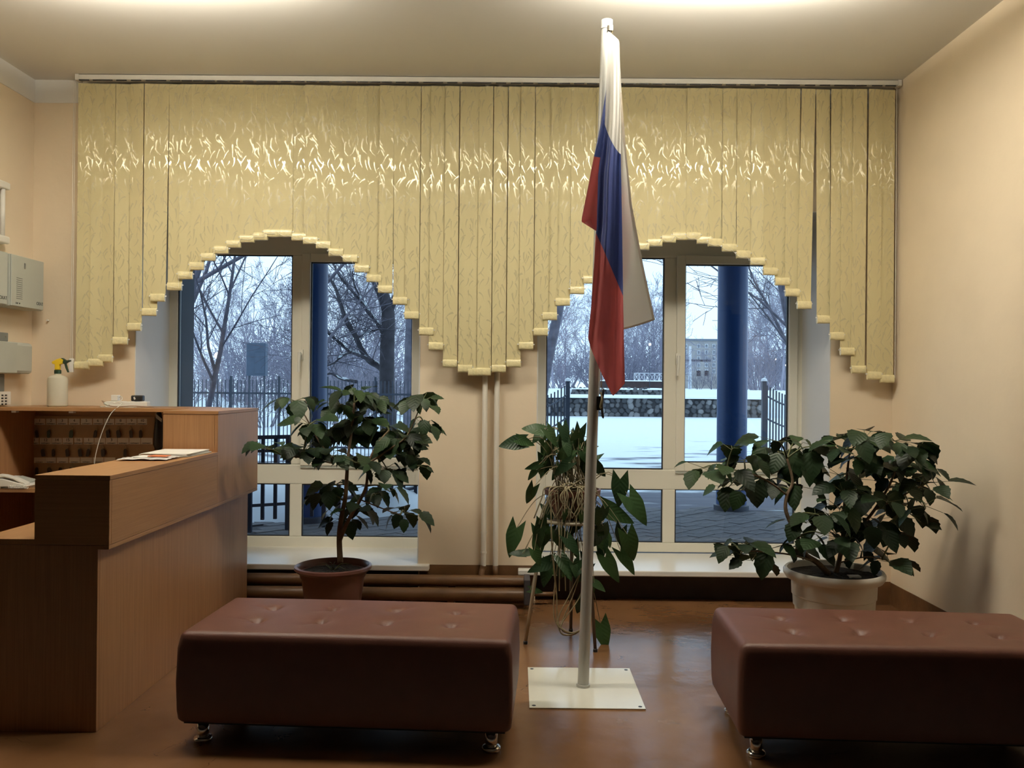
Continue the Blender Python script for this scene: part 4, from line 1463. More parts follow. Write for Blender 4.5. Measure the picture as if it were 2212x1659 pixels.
band('blue_fold', 'flag_blue', lambda u: 165, lambda u: 338 + 4 * u, 24, back)
band('red_fold', 'flag_red', lambda u: 338 + 4 * u, lambda u: 478 + 26 * u, 24, back)
MB().grid(lambda u, v: at(1257 + 36 * u, 473 - 2 * u + (7 + 24 * u) * v, 3.842 - 0.012 * v), 12, 6).build('red_fold', 'flag_red', fl, smooth=True)
# white corner spread out behind on the right, with its tan hem; a red layer shows through it
XRW = [(70, 1322), (88, 1337), (228, 1344), (337, 1353), (440, 1364), (568, 1388), (691, 1414)]


def white(u, y):
    xr = interp(XRW, y)
    xl = 1318 + 18 * min(1, (y - 70) / 300)
    return at(xl + (xr - xl) * u, y, 3.845 + 0.010 * math.sin(3.0 * u + y / 110) * min(1, (y - 70) / 200))


band('white_corner', 'flag_white', lambda u: 72 + 14 * u, lambda u: 713 - 22 * u ** 1.3, 60, white)


def hemline(v):
    y = 200 + 491 * v
    return at(interp(XRW, y), y, 3.842 + 0.010 * math.sin(3.0 + y / 110))


MB().grid(lambda u, v: hemline(v) + Vector((-0.011 * (1 - u) + 0.001, -0.001, 0)), 2, 60).build('hem', 'flag_hem', fl, solid=0.0012)
MB().grid(lambda u, v: white(u, 713 - 22 * u ** 1.3) + Vector((0, -0.002, -0.001 + 0.009 * v)), 24, 2).build('hem', 'flag_hem', fl, solid=0.0012)
MB().grid(lambda u, v: at(1330 + (14 + 18 * math.sin(math.pi * min(1, 0.15 + 0.85 * v)) ** 0.8) * u * (1 if v < 0.8 else (1.3 - v) * 2), 400 + 245 * v, 3.868 + 0.006 * math.sin(u * 5)),
          12, 30).build('red_fold', 'flag_red', fl, smooth=True)


# ------------------------------------------------------------------ plants
def leaf_meshes(prefix, m, count, serr, kind):
    out = []
    r = random.Random(31 + len(prefix))
    for k in range(count):
        b = MB()
        rows = 9
        wid = r.uniform(0.34, 0.42)
        droop = r.uniform(0.12, 0.32)
        foldv = r.uniform(0.10, 0.22)
        for i in range(rows + 1):
            f = i / rows
            if kind == 'ovate':
                w = wid * (math.sin(math.pi * f ** 0.72) ** 0.85 if 0 < f < 1 else 0)
                if 0 < i < rows:
                    w *= 1 + (serr if i % 2 else -serr)
                y = f
                yb = f
            else:           # arrow shaped: lobes reach behind the stalk
                w = wid * (1.0 - f) ** 0.75 * (0.55 + 1.1 * min(f, 0.3)) * 1.15
                y = f
                yb = f - 0.34 * (1 - f) ** 6
            z = -droop * f * f
            b.v += [Vector((-w, yb, z + foldv * w)), Vector((0, y, z)), Vector((w, yb, z + foldv * w))]
        for i in range(rows):
            a = i * 3
            b.f += [(a, a + 1, a + 4, a + 3), (a + 1, a + 2, a + 5, a + 4)]
        me = b.mesh(prefix, m, True)
        out.append(me)
    return out


HIB = leaf_meshes('leaf', 'hibiscus_leaf', 5, 0.07, 'ovate')
ARR = leaf_meshes('leaf', 'arrow_leaf', 4, 0.0, 'arrow')


def pot(name, prof, soil, c, m, parent, smooth=40):
    o = MB().lathe(prof, c, 48).build(name, m, parent, auto=smooth)
    r, z = soil
    rr = random.Random(3)
    b = MB()
    n, rings = 40, 7
    b.v.append(Vector(c) + Vector((0, 0, z + 0.008)))
    for k in range(1, rings + 1):
        for i in range(n):
            a = 2 * math.pi * i / n
            rad = r * k / rings
            b.v.append(Vector(c) + Vector((rad * math.cos(a), rad * math.sin(a), z + 0.010 * (1 - k / rings) + rr.uniform(-0.004, 0.004))))
    for i in range(n):
        b.f.append((0, 1 + i, 1 + (i + 1) % n))
    for k in range(rings - 1):
        for i in range(n):
            i2 = (i + 1) % n
            b.f.append((1 + k * n + i, 1 + (k + 1) * n + i, 1 + (k + 1) * n + i2, 1 + k * n + i2))
    b.build('soil', 'soil', parent)
    return o


def woody_plant(t, base, skeleton, clusters, seed, Y0, spread, limit_x=None, lmin=0.085, lmax=0.15, dens=1.0):
    r = random.Random(seed)
    nodes = []
    b = MB()
    for path, r0, r1 in skeleton:
        pts = smooth_path([at(x, y, Y0 + dy) for x, y, dy in path], 5)
        n = len(pts)
        b.tube(pts, [r0 + (r1 - r0) * i / (n - 1) for i in range(n)], 8)
        nodes += pts[2:]
    tw = MB()
    leaves = []
    for px, py, n in clusters:
        n = max(1, int(round(n * dens)))
        dy = r.uniform(-spread, spread)
        c = at(px, py, Y0 + dy)
        if limit_x and c.x > limit_x - 0.10:
            c = at(px, py, (limit_x - 0.10) / c.x * c.y)
        nb = min(nodes, key=lambda p: (p - c).length + (0.15 if p.z > c.z + 0.1 else 0))
        mid = nb.lerp(c, 0.5) + Vector((0, 0, 0.12 * (nb - c).length))
        pts = smooth_path([nb, mid, c], 4)
        tw.tube(pts, [0.0055 - 0.0028 * i / (len(pts) - 1) for i in range(len(pts))], 5)
        axis = (c - mid).normalized()
        for k in range(n):
            a = 2 * math.pi * (k + r.uniform(-0.3, 0.3)) / n + px
            el = r.uniform(-0.25, 0.55)
            back_ = r.uniform(0, 0.5)
            o0 = c.lerp(mid, back_ * 0.6)
            hd = Vector((math.cos(a), math.sin(a), 0))
            L_ = r.uniform(lmin, lmax) * (0.7 if k == 0 else 1)
            pe = o0 + (hd * 0.8 + Vector((0, 0, el))).normalized() * r.uniform(0.035, 0.10)
            droop = r.uniform(-1.5, 0.15)
            d = (hd + Vector((0, 0, droop)) + axis * 0.3).normalized()
            nrm = Vector((hd.x * 0.5, hd.y * 0.5 - 0.25, 1.0))
            if limit_x and (pe + d * L_).x > limit_x - 0.02:
                d = Vector((-abs(d.x) * 0.4, d.y - 0.4, d.z)).normalized()
            tw.tube([o0, pe], [0.0018, 0.0014], 4, False)
            S = Matrix.Diagonal((L_ * r.uniform(0.85, 1.12), L_, L_, 1))
            leaves.append((pe, d, nrm, S))
    b.build('trunk', 'bark', t, smooth=True)
    tag(tw.build('twigs', 'stem_green', t, smooth=True), kind='stuff')
    for pe, d, nrm, S in leaves:
        put('leaf', r.choice(HIB), t, Matrix.Translation(pe) @ frame_axes(d, nrm) @ Matrix.Rotation(r.uniform(-0.4, 0.4), 4, 'Y') @ S)
    return len(leaves)


# brown pot
PY = 4.75
pc = at(720, 1221, PY)
c = (pc.x, PY, 0)
zr = pc.z
t = thing('hibiscus_plant', c, 'bushy green hibiscus in a round brown plastic pot behind the left bench', 'potted plant')
pot('pot', [(0.0, 0.0), (0.135, 0.0), (0.14, 0.01), (0.178, zr - 0.06), (0.182, zr - 0.035), (0.205, zr - 0.028), (0.219, zr - 0.014), (0.217, zr),
            (0.205, zr + 0.004), (0.196, zr - 0.006), (0.19, zr - 0.03), (0.185, zr - 0.06)], (0.188, zr - 0.035), c, 'pot_brown', t)
sk = [([(735, 1215, 0), (733, 1160, 0.01), (738, 1115, 0), (746, 1075, -0.01), (749, 1030, 0), (752, 985, 0.02), (760, 930, 0.02), (765, 870, 0)], 0.017, 0.006),
      ([(735, 1165, 0), (752, 1125, -0.04), (775, 1085, -0.07), (791, 1050, -0.09), (797, 1000, -0.09), (815, 960, -0.08), (840, 930, -0.06)], 0.012, 0.005),
      ([(749, 1010, 0), (720, 990, 0.03), (690, 955, 0.05), (660, 900, 0.07), (640, 870, 0.08)], 0.007, 0.003),
      ([(797, 1000, -0.09), (850, 965, -0.1), (880, 940, -0.1), (905, 885, -0.08)], 0.007, 0.003),
      ([(715, 1000, 0.03), (665, 990, -0.05), (610, 985, -0.1)], 0.005, 0.003),
      ([(780, 1080, -0.06), (830, 1100, -0.05), (865, 1112, -0.05)], 0.004, 0.003)]
cl = [(765, 845, 8), (806, 865, 8), (637, 866, 5), (913, 866, 6), (919, 921, 6), (756, 932, 11), (699, 937, 9), (834, 930, 9), (872, 952, 9), (574, 970, 4),
      (655, 975, 8), (718, 985, 7), (856, 980, 7), (905, 1008, 4), (837, 1015, 5), (724, 1048, 5), (698, 1068, 4), (812, 1068, 5), (875, 1108, 6), (771, 1095, 6),
      (737, 1118, 4), (843, 1062, 3), (768, 1000, 4), (720, 880, 5), (670, 915, 6), (790, 905, 7)]
woody_plant(t, c, sk, cl, 12, PY, 0.2, lmin=0.075, lmax=0.135, dens=1.75)
gr = MB()
rg = random.Random(5)
for i in range(7):
    a = rg.uniform(0, 6.28)
    p0 = Vector((pc.x - 0.0, PY, zr - 0.03))
    p1 = p0 + Vector((0.10 * math.cos(a), 0.08 * math.sin(a), rg.uniform(0.01, 0.07)))
    gr.tube([p0, p0.lerp(p1, 0.5) + Vector((0, 0, 0.02)), p1], [0.003, 0.002, 0.0006], 4)
tag(gr.build('grass_blades', 'stem_green', t), kind='stuff')

# white pot
PY2 = 4.42
pc = at(1801, 1229, PY2)
c = (pc.x, PY2, 0)
zr = pc.z
t = thing('hibiscus_plant', c, 'wide green hibiscus in a large white plastic pot in the corner', 'potted plant')
pot('pot', [(0.0, 0.0), (0.165, 0.0), (0.17, 0.012), (0.198, zr * 0.55), (0.205, zr * 0.56), (0.208, zr * 0.68), (0.213, zr * 0.69), (0.216, zr - 0.055),
            (0.243, zr - 0.05), (0.256, zr - 0.03), (0.257, zr - 0.012), (0.248, zr), (0.236, zr - 0.002), (0.228, zr - 0.02), (0.222, zr - 0.05)],
    (0.226, zr - 0.03), c, 'pot_white', t)
MB().boxr(pc.x + 0.05, pc.x + 0.11, PY2 - 0.09, PY2 - 0.05, zr - 0.030, zr - 0.018).build('paper_scrap', 'paper_grey', t)
sk = [([(1790, 1240, -0.02), (1765, 1215, -0.03), (1738, 1195, -0.04), (1718, 1150, -0.04), (1698, 1105, -0.03), (1700, 1070, -0.02), (1712, 1040, 0), (1700, 990, 0)], 0.017, 0.006),
      ([(1805, 1240, 0.02), (1815, 1200, 0.02), (1822, 1140, 0.03), (1826, 1060, 0.05), (1835, 980, 0.05)], 0.014, 0.005),
      ([(1815, 1200, 0.02), (1850, 1150, -0.02), (1890, 1100, -0.04), (1925, 1040, -0.04), (1945, 980, -0.03)], 0.011, 0.005),
      ([(1700, 1070, -0.02), (1660, 1040, -0.06), (1610, 1020, -0.08), (1550, 1010, -0.1)], 0.006, 0.003),
      ([(1765, 1215, -0.03), (1715, 1200, -0.08), (1660, 1192, -0.1), (1600, 1190, -0.12)], 0.005, 0.003),
      ([(1815, 1215, 0.0), (1870, 1203, -0.06), (1905, 1208, -0.08)], 0.004, 0.003),
      ([(1890, 1100, -0.04), (1940, 1075, -0.08), (1990, 1050, -0.1)], 0.006, 0.003)]
cl = [(1517, 1011, 5), (1583, 968, 4), (1607, 993, 6), (1574, 1018, 6), (1679, 953, 5), (1726, 946, 4), (1685, 978, 7), (1762, 963, 5), (1723, 1000, 8),
      (1649, 1040, 7), (1574, 1052, 5), (1673, 1060, 4), (1723, 1050, 4), (1610, 1048, 5),
      (1822, 944, 6), (1873, 942, 7), (1932, 952, 8), (1985, 968, 5), (1828, 970, 8), (1864, 995, 8), (1917, 1005, 9), (1962, 1000, 8),
      (1813, 1028, 6), (1858, 1035, 6), (2003, 1024, 4), (2018, 1042, 4), (1990, 1058, 5), (1944, 1048, 7), (1822, 1066, 5), (1873, 1066, 6), (1917, 1085, 6),
      (2000, 1098, 4), (1965, 1100, 6), (1929, 1122, 6), (1990, 1128, 3), (1813, 1100, 6), (1768, 1112, 6), (1742, 1130, 5), (1843, 1130, 7), (1879, 1148, 5),
      (1783, 1154, 6), (1742, 1165, 5), (1822, 1170, 5), (1940, 1160, 4), (1864, 1190, 3), (1706, 1183, 3), (1664, 1185, 4), (1607, 1176, 5), (1562, 1176, 3),
      (1598, 1198, 4), (1625, 1212, 3), (1920, 1214, 6)]
nl = woody_plant(t, c, sk, cl, 21, PY2, 0.20, limit_x=XR, lmin=0.09, lmax=0.15, dens=1.08)

# arrowhead plant on its stand
SY = 4.55
sc_ = at(1236, 1122, SY)
t = thing('plant_stand', (sc_.x, SY, 0), 'thin three-legged plant stand behind the flagpole', 'plant stand')
zs = sc_.z
feet = [(atz(1135, 1391, 0), 'stand_pale'), (atz(1233, 1364, 0), 'stand_dark'), (atz(1286, 1408, 0), 'stand_dark')]
for p, m in feet:
    a = Vector((sc_.x, SY, 0)) + (Vector((p.x, p.y, 0)) - Vector((sc_.x, SY, 0))) * 0.62
    lg = MB().tube([(p.x, p.y, 0.006), (a.x, a.y, zs + 0.0)], [0.009, 0.012], 8).build('leg', m, t, smooth=True)
    MB().lathe([(0.012, 0.0), (0.012, 0.014), (0.009, 0.018)], (p.x, p.y, 0), 10).build('foot_cap', 'black_plastic', lg)
ringp = [(sc_.x + 0.165 * math.cos(a), SY + 0.165 * math.sin(a), zs) for a in [2 * math.pi * i / 28 for i in range(29)]]
MB().tube(ringp, 0.010, 8, False).build('ring', 'stand_pale', t, smooth=True)
MB().lathe([(0.0, 0.0), (0.155, 0.0), (0.158, 0.008), (0.0, 0.008)], (sc_.x, SY, zs + 0.002), 28).build('tray', 'stand_dark', t)
t = thing('arrowhead_plant', (sc_.x, SY, zs + 0.011), 'trailing green arrowhead plant in a clay pot behind the flagpole', 'potted plant')
z0 = zs + 0.011
zr = at(1236, 1056, SY).z
pot('pot', [(0.0, z0), (0.10, z0), (0.105, z0 + 0.008), (0.138, zr - 0.03), (0.152, zr - 0.028), (0.155, zr), (0.145, zr + 0.002), (0.138, zr - 0.03)],
    (0.138, zr - 0.02), (sc_.x, SY, 0), 'pot_clay', t)
rp = random.Random(8)
stems, lv = MB(), []
root = Vector((sc_.x, SY, zr - 0.01))


def zq(x, y):
    return 1080 + x / 3.191, 900 + y / 3.191


def add_leaf(px, py, lpx, ang, Y, from_=None, tilt=0.35):
    Lm = lpx * Y / F_PX
    a = R(ang)
    d = Vector((math.cos(a), rp.uniform(-tilt, tilt), -math.sin(a))).normalized()
    ctr = at(px, py, Y)
    base = ctr - d * Lm * 0.45
    nrm = Vector((rp.uniform(-0.5, 0.5), -1.0, rp.uniform(0.1, 0.9)))
    lv.append((base, d, nrm, Lm))
    s = from_ or root + Vector((rp.uniform(-0.1, 0.1), rp.uniform(-0.08, 0.08), 0))
    mid = s.lerp(base, 0.55) + Vector((0, 0, 0.05 + 0.10 * rp.random()))
    stems.tube(smooth_path([s, mid, base], 5), [0.0032 - 0.0015 * i / 10 for i in range(11)], 5, False)


for x, y, lp, an in ((215, 80, 45, 190), (75, 185, 52, 172), (180, 175, 36, 20), (225, 345, 32, 160), (220, 400, 30, 130), (205, 545, 48, 112), (85, 860, 66, 108),
                     (110, 940, 32, 185), (210, 935, 32, -8), (280, 1030, 56, 160), (335, 1090, 38, 108), (250, 1200, 28, 8), (825, 520, 62, 92), (950, 640, 70, 55),
                     (810, 675, 72, 28), (830, 840, 52, 95), (755, 865, 28, 70), (905, 900, 66, 72), (880, 1000, 58, 55), (770, 1050, 62, 62), (712, 1510, 58, 78),
                     (690, 370, 40, 50), (690, 1170, 34, 30), (540, 150, 48, 100), (600, 1230, 50, 100), (545, 1310, 40, 110)):
    px, py = zq(x, y)
    add_leaf(px, py, lp, an, SY + rp.uniform(-0.16, 0.05))
for i in range(40):
    px, py = zq(rp.uniform(255, 620), rp.uniform(85, 400))
    add_leaf(px, py, rp.uniform(28, 48), rp.uniform(40, 150), SY + rp.uniform(-0.17, 0.14), tilt=0.7)
for i in range(42):
    px, py = zq(rp.uniform(250, 720), rp.uniform(600, 1110))
    add_leaf(px, py, rp.uniform(28, 52), rp.uniform(50, 140), SY + rp.uniform(-0.20, 0.02) - 0.02, root + Vector((rp.uniform(-0.12, 0.12), -0.13, 0.01)), tilt=0.6)
# bare runners hanging to the floor
for k in range(9):
    x0 = rp.uniform(330, 640)
    p0 = at(*zq(x0, 520), SY - 0.14)
    p1 = at(*zq(x0 + rp.uniform(-40, 40), 850), SY - 0.17)
    p2 = at(*zq(x0 * 0.6 + 180 + rp.uniform(-60, 60), 1200), SY - 0.13)
    p3 = at(*zq(370 + 60 * rp.random(), 1400 + rp.uniform(0, 70)), SY - 0.14)
    p4 = at(*zq(470 + 40 * rp.random(), 1490 + 20 * rp.random()), SY - 0.15)
    p5 = at(*zq(590, 1440 + rp.uniform(-20, 20)), SY - 0.16)
    stems.tube(smooth_path([p0, p1, p2, p3, p4, p5] if k < 5 else [p0, p1, p2], 6), 0.0032, 5)
for k in range(16):
    x0 = rp.uniform(320, 700)
    p0 = at(*zq(x0, 485), SY - 0.16)
    p1 = at(*zq(x0 + rp.uniform(-70, 50), 560), SY - 0.18)
    p2 = at(*zq(x0 + rp.uniform(-90, 50), 700), SY - 0.17)
    stems.tube(smooth_path([root + Vector((0, -0.10, 0.02)), p0, p1, p2], 5), 0.0035, 5)
tag(stems.build('runners', 'stem_pale', t, smooth=True), kind='stuff')
for base, d, nrm, Lm in lv:
    put('leaf', rp.choice(ARR), t, Matrix.Translation(base) @ frame_axes(d, nrm) @ Matrix.Diagonal((Lm * rp.uniform(0.8, 1.1), Lm, Lm, 1)))
# ------------------------------------------------------------------ outdoors: ground and porch
GZ = -0.10


def ground_z(x, y):
    k = 1 / (1 + math.exp(-(x + 0.2) * 3.0))         # terrace side (right)
    if y < 10.5:
        z = GZ
    elif y < 30.3:
        z = GZ + 0.46 * (y - 10.5) / 19.8
    else:
        z = 0.36
    zt = z
    if y > 30.3:
        zt = 1.02
    if y > 45.3:
        zt = 1.30
    zl = z + (0.4 * min(1, (y - 30.3) / 40) if y > 30.3 else 0)
    if x < -0.4 and 10.2 < y < 30:
        zl += 0.10 * math.sin(x * 1.7) * math.sin(y * 0.9)
        if x < -1.2 and y < 13.5:                    # snow bank beside the porch
            zl += 0.28 * math.exp(-((y - 11.8) / 1.0) ** 2) * min(1, (-1.2 - x))
    return zl * (1 - k) + zt * k


b = MB()
xs = [-120, -60, -30, -18] + [-12 + 0.6 * i for i in range(60)] + [26, 34, 50, 80, 140]
ys = [10.2] + [10.4 + 0.4 * i for i in range(50)] + [30.2, 30.45, 31, 33, 36, 40, 44, 45.15, 45.5, 47, 52, 60, 75, 95, 130, 180, 260, 400]
for y in ys:
    for x in xs:
        b.v.append(Vector((x, y, ground_z(x, y))))
w = len(xs)
for j in range(len(ys) - 1):
    for i in range(w - 1):
        a = j * w + i
        b.f.append((a, a + 1, a + 1 + w, a + w))
struct('snow_ground', b, 'snow_ground', origin=(0, 0, 0), smooth=True)
porch = struct('porch_floor', MB().boxr(-8, 8, 6.251, 10.6, GZ - 0.2, GZ - 0.012), 'paver_joint', origin=(0, 6.3, GZ))
struct('porch_canopy', MB().boxr(-7, 7, 6.251, 10.6, 3.6, 3.9), 'pier_grey', origin=(0, 6.3, 3.6))


def bank(u, v):
    x = -6.0 + 4.95 * u
    y0 = 8.98 + 0.75 * max(0, u - 0.78) / 0.22
    y = y0 + (11.4 - y0) * v
    h = 0.30 * math.sin(min(1, v * 2.2) * math.pi / 2) + 0.05 * math.sin(x * 3.1 + y * 2.3) * v + 0.03 * math.sin(x * 7 + y * 5) * min(1, v * 4)
    return (x, y, GZ - 0.015 + max(0.0, h * (1 if u < 0.93 else (1 - u) / 0.07)))


struct('snow_bank', MB().grid(bank, 60, 30), 'snow', smooth=True)
# pavers, laid diagonally; only the strip the windows look down on
pv = MB().boxr(-0.145, 0.145, -0.07, 0.07, -0.05, 0.0).mesh('paver', 'paver_grey')
rnd = random.Random(2)
cand = []
for i in range(-60, 60):
    for j in range(-60, 60):
        u = i * 0.30 + (0.15 if j % 2 else 0)
        v = j * 0.15
        x = (u - v) * 0.7071
        y = 8.5 + (u + v) * 0.7071
        if not (6.4 < y < 10.45):
            continue
        px = 1115 + x / y * F_PX
        if 1165 < px < 1725 or 560 < px < 910:
            cand.append((y, x))
cand.sort()
rest = MB()
for n, (y, x) in enumerate(cand):
    M_ = Matrix.Translation((x, y, GZ + rnd.uniform(-0.004, 0.004))) @ Matrix.Rotation(R(45), 4, 'Z')
    if n < 300:
        put('paver', pv, porch, M_)
    else:
        rest.boxr(-0.145, 0.145, -0.07, 0.07, -0.05, 0.0, M_)
if rest.v:
    tag(rest.build('paver_field', 'paver_grey', porch), kind='stuff')


def column(px0, px1, Y, label):
    x = (at(px0, 900, Y).x + at(px1, 900, Y).x) / 2
    r = (at(px1, 900, Y).x - at(px0, 900, Y).x) / 2
    t = thing('porch_column', (x, Y, GZ), label, 'column', 'blue porch columns')
    MB().lathe([(r, GZ - 0.005), (r, 3.599)], (x, Y, 0), 40).build('shaft', 'column_blue', t, auto=40)
    MB().lathe([(r + 0.03, GZ - 0.008), (r + 0.03, GZ + 0.06), (r + 0.002, GZ + 0.07)], (x, Y, 0), 40).build('plinth', 'iron_grey', t, auto=40)
    return t


column(1549, 1613, 10.3, 'round blue porch column seen through the window beside the white pot')
column(632, 705, 9.1, 'round blue porch column seen through the window behind the brown pot')


# ------------------------------------------------------------------ railings, fence, gates
def bar(name, p, q, wdt, m, parent):
    p, q = Vector(p), Vector(q)
    d = q - p
    if abs(d.z) > max(abs(d.x), abs(d.y)):
        b = MB().boxr(p.x - wdt / 2, p.x + wdt / 2, p.y - wdt / 2, p.y + wdt / 2, min(p.z, q.z), max(p.z, q.z))
    else:
        b = MB().tube([p, q], wdt * 0.62, 4)
    return b.build(name, m, parent)


def rail_run(label, p, q, n, zt, zm, zb):
    p, q = Vector((p[0], p[1], 0)), Vector((q[0], q[1], 0))
    c = (p + q) / 2
    t = thing('porch_railing', (c.x, c.y, GZ), label, 'railing', 'porch railings')
    bar('top_rail', p + Vector((0, 0, zt)), q + Vector((0, 0, zt)), 0.045, 'iron_dark', t)
    bar('lower_rail', p + Vector((0, 0, zm)), q + Vector((0, 0, zm)), 0.035, 'iron_dark', t)
    bar('mid_rail', p + Vector((0, 0, zt - 0.14)), q + Vector((0, 0, zt - 0.14)), 0.035, 'iron_dark', t)
    for i in range(n + 1):
        s = p.lerp(q, i / n)
        if i % 3 == 0:
            bar('post', s + Vector((0, 0, GZ)), s + Vector((0, 0, zt)), 0.042, 'iron_dark', t)
        else:
            bar('baluster', s + Vector((0, 0, zb)), s + Vector((0, 0, zt)), 0.032, 'iron_dark', t)


rail_run('dark blue porch railing seen below the window beside the counter', (-3.35, 8.0), (-2.02, 8.75), 12, 0.86, 0.17, 0.02)
rail_run('dark blue porch railing running away behind the brown pot', (-1.98, 9.3), (-1.25, 10.4), 6, 0.45, 0.12, 0.02)

pick = MB().boxr(-0.007, 0.007, -0.007, 0.007, 0.0, 1.5).mesh('picket', 'iron_grey')
t = thing('park_fence', (-4, 15.0, 0), 'thin grey iron picket fence among the trees beyond the porch', 'fence')
fy = 15.0
fx0, fx1 = at(395, 860, fy).x, at(915, 860, fy).x
n = 62
for i in range(n + 1):
    x = fx0 + (fx1 - fx0) * i / n
    put('picket', pick, t, Matrix.Translation((x, fy, 0.0 - 0.02)))
for z in (0.25, 1.22):
    MB().boxr(fx0, fx1, fy - 0.015, fy + 0.015, z, z + 0.035).build('rail', 'iron_grey', t)
for i in range(6):
    x = fx0 + (fx1 - fx0) * i / 5
    MB().boxr(x - 0.02, x + 0.02, fy - 0.02, fy + 0.02, -0.1, 1.55).build('post', 'iron_grey', t)


def gate(label, post_px, end_px, Y0, Y1, n, ztop):
    a = at(post_px, 900, Y0)
    e = at(end_px, 900, Y1)
    t = thing('iron_gate', (a.x, Y0, 0.0), label, 'gate', 'open iron gates')
    MB().boxr(a.x - 0.035, a.x + 0.035, Y0 - 0.035, Y0 + 0.035, -0.08, ztop + 0.06).build('post', 'iron_grey', t)
    MB().lathe([(0.055, ztop + 0.06), (0.045, ztop + 0.10), (0.0, ztop + 0.12)], (a.x, Y0, 0), 10).build('snow_cap', 'snow', t)
    p, q = Vector((a.x, Y0, 0)), Vector((e.x, Y1, 0))
    for i in range(1, n + 1):
        s = p.lerp(q, i / n)
        f = i / n
        zz = ztop - 0.10 - 0.22 * math.sin(f * math.pi / 2)
        MB().boxr(s.x - 0.011, s.x + 0.011, s.y - 0.011, s.y + 0.011, 0.08, zz + 0.12).build('picket', 'iron_grey', t)
    for zo in (0.0, -0.38):
        pts = [p.lerp(q, i / 10) + Vector((0, 0, ztop - 0.16 + zo - 0.22 * math.sin(i / 10 * math.pi / 2))) for i in range(11)]
        MB().tube(pts, 0.016, 5).build('curved_rail', 'iron_grey', t)
    MB().tube([p + Vector((0, 0, 0.15)), q + Vector((0, 0, 0.15))], 0.016, 5).build('bottom_rail', 'iron_grey', t)


gate('open iron gate leaf seen right of the blue column', 1650, 1720, 14.0, 14.8, 11, 1.47)
gate('open iron gate leaf seen between pier and flagpole', 1226, 1160, 14.0, 13.2, 9, 1.44)

# ------------------------------------------------------------------ rubble terrace walls
rnd = random.Random(17)
stone_meshes = []
for k in range(12):
    b = MB()
    sx, sy, sz = rnd.uniform(0.09, 0.15), 0.06, rnd.uniform(0.07, 0.12)
    rows_, n = 3, 7
    off = [rnd.uniform(0.8, 1.15) for _ in range(n)]
    for ri, (yy, sc) in enumerate(((0.05, 0.98), (-0.02, 1.0), (-0.06, 0.72))):
        for i in range(n):
            a = 2 * math.pi * (i + 0.2 * math.sin(i * 5 + k)) / n
            b.v.append(Vector((sx * sc * off[i] * math.cos(a), yy, sz * sc * off[i] * math.sin(a))))
    for ri in range(2):
        for i in range(n):
            i2 = (i + 1) % n
            b.f.append((ri * n + i, ri * n + i2, (ri + 1) * n + i2, (ri + 1) * n + i))
    b.f.append(tuple(range(2 * n, 3 * n)))
    stone_meshes.append(b.mesh('stone', ('stone_dark', 'stone_dark', 'stone_mid', 'stone_mid', 'stone_mid', 'stone_light')[k % 6]))


def stone_wall(label, Y, px0, px1, z0, z1, sc, limit):
    x0, x1 = at(px0, 870, Y).x, at(px1, 870, Y).x
    t = thing('stone_wall', ((x0 + x1) / 2, Y, z0), label, 'stone wall', 'rubble terrace walls')
    MB().boxr(x0, x1, Y - 0.01, Y + 0.28, z0 - 0.25, z1).build('mortar_core', 'mortar_dark', t)
    cells = []
    z = z0 + 0.05 * sc
    row = 0
    while z < z1 - 0.03:
        x = x0 + (0.12 if row % 2 else 0.0)
        while x < x1:
            cells.append((x + rnd.uniform(-0.04, 0.04), z + rnd.uniform(-0.03, 0.03)))
            x += 0.235 * sc * rnd.uniform(0.85, 1.15)
        z += 0.165 * sc
        row += 1
    rest = MB()
    for k, (x, z) in enumerate(cells):
        me = rnd.choice(stone_meshes)
        M_ = Matrix.Translation((x, Y - 0.02, z)) @ Matrix.Rotation(rnd.uniform(0, 6.28), 4, 'Y') @ Matrix.Scale(sc * rnd.uniform(0.85, 1.15), 4)
        if k < limit:
            put('stone', me, t, M_)
        else:
            n0 = len(rest.v)
            rest.v += [M_ @ v.co for v in me.vertices]
            rest.f += [tuple(i + n0 for i in p.vertices) for p in me.polygons]
    if rest.v:
        tag(rest.build('stone_fill', 'stone_mid', t), kind='stuff')

    def cap(u, v):
        x = x0 - 0.05 + (x1 - x0 + 0.1) * u
        prof = [(-0.12, -0.015), (-0.10, 0.05), (0.08, 0.085), (0.30, 0.07), (0.45, 0.0)]
        yy, zz = prof[min(4, int(round(v * 4)))]
        return (x, Y + yy + 0.02 * math.sin(x * 3.1), z1 + zz * (0.8 + 0.3 * math.sin(x * 1.9) ** 2))
    MB().grid(cap, 60, 4).build('snow_cap', 'snow', t, smooth=True)


stone_wall('dark rubble stone retaining wall across the snowy yard, the nearer and taller one', 30.0, 1180, 1652, 0.36, 1.03, 1.0, 280)
stone_wall('low far rubble stone wall on the snowy terrace', 45.0, 1236, 1436, 1.0, 1.30, 1.25, 120)


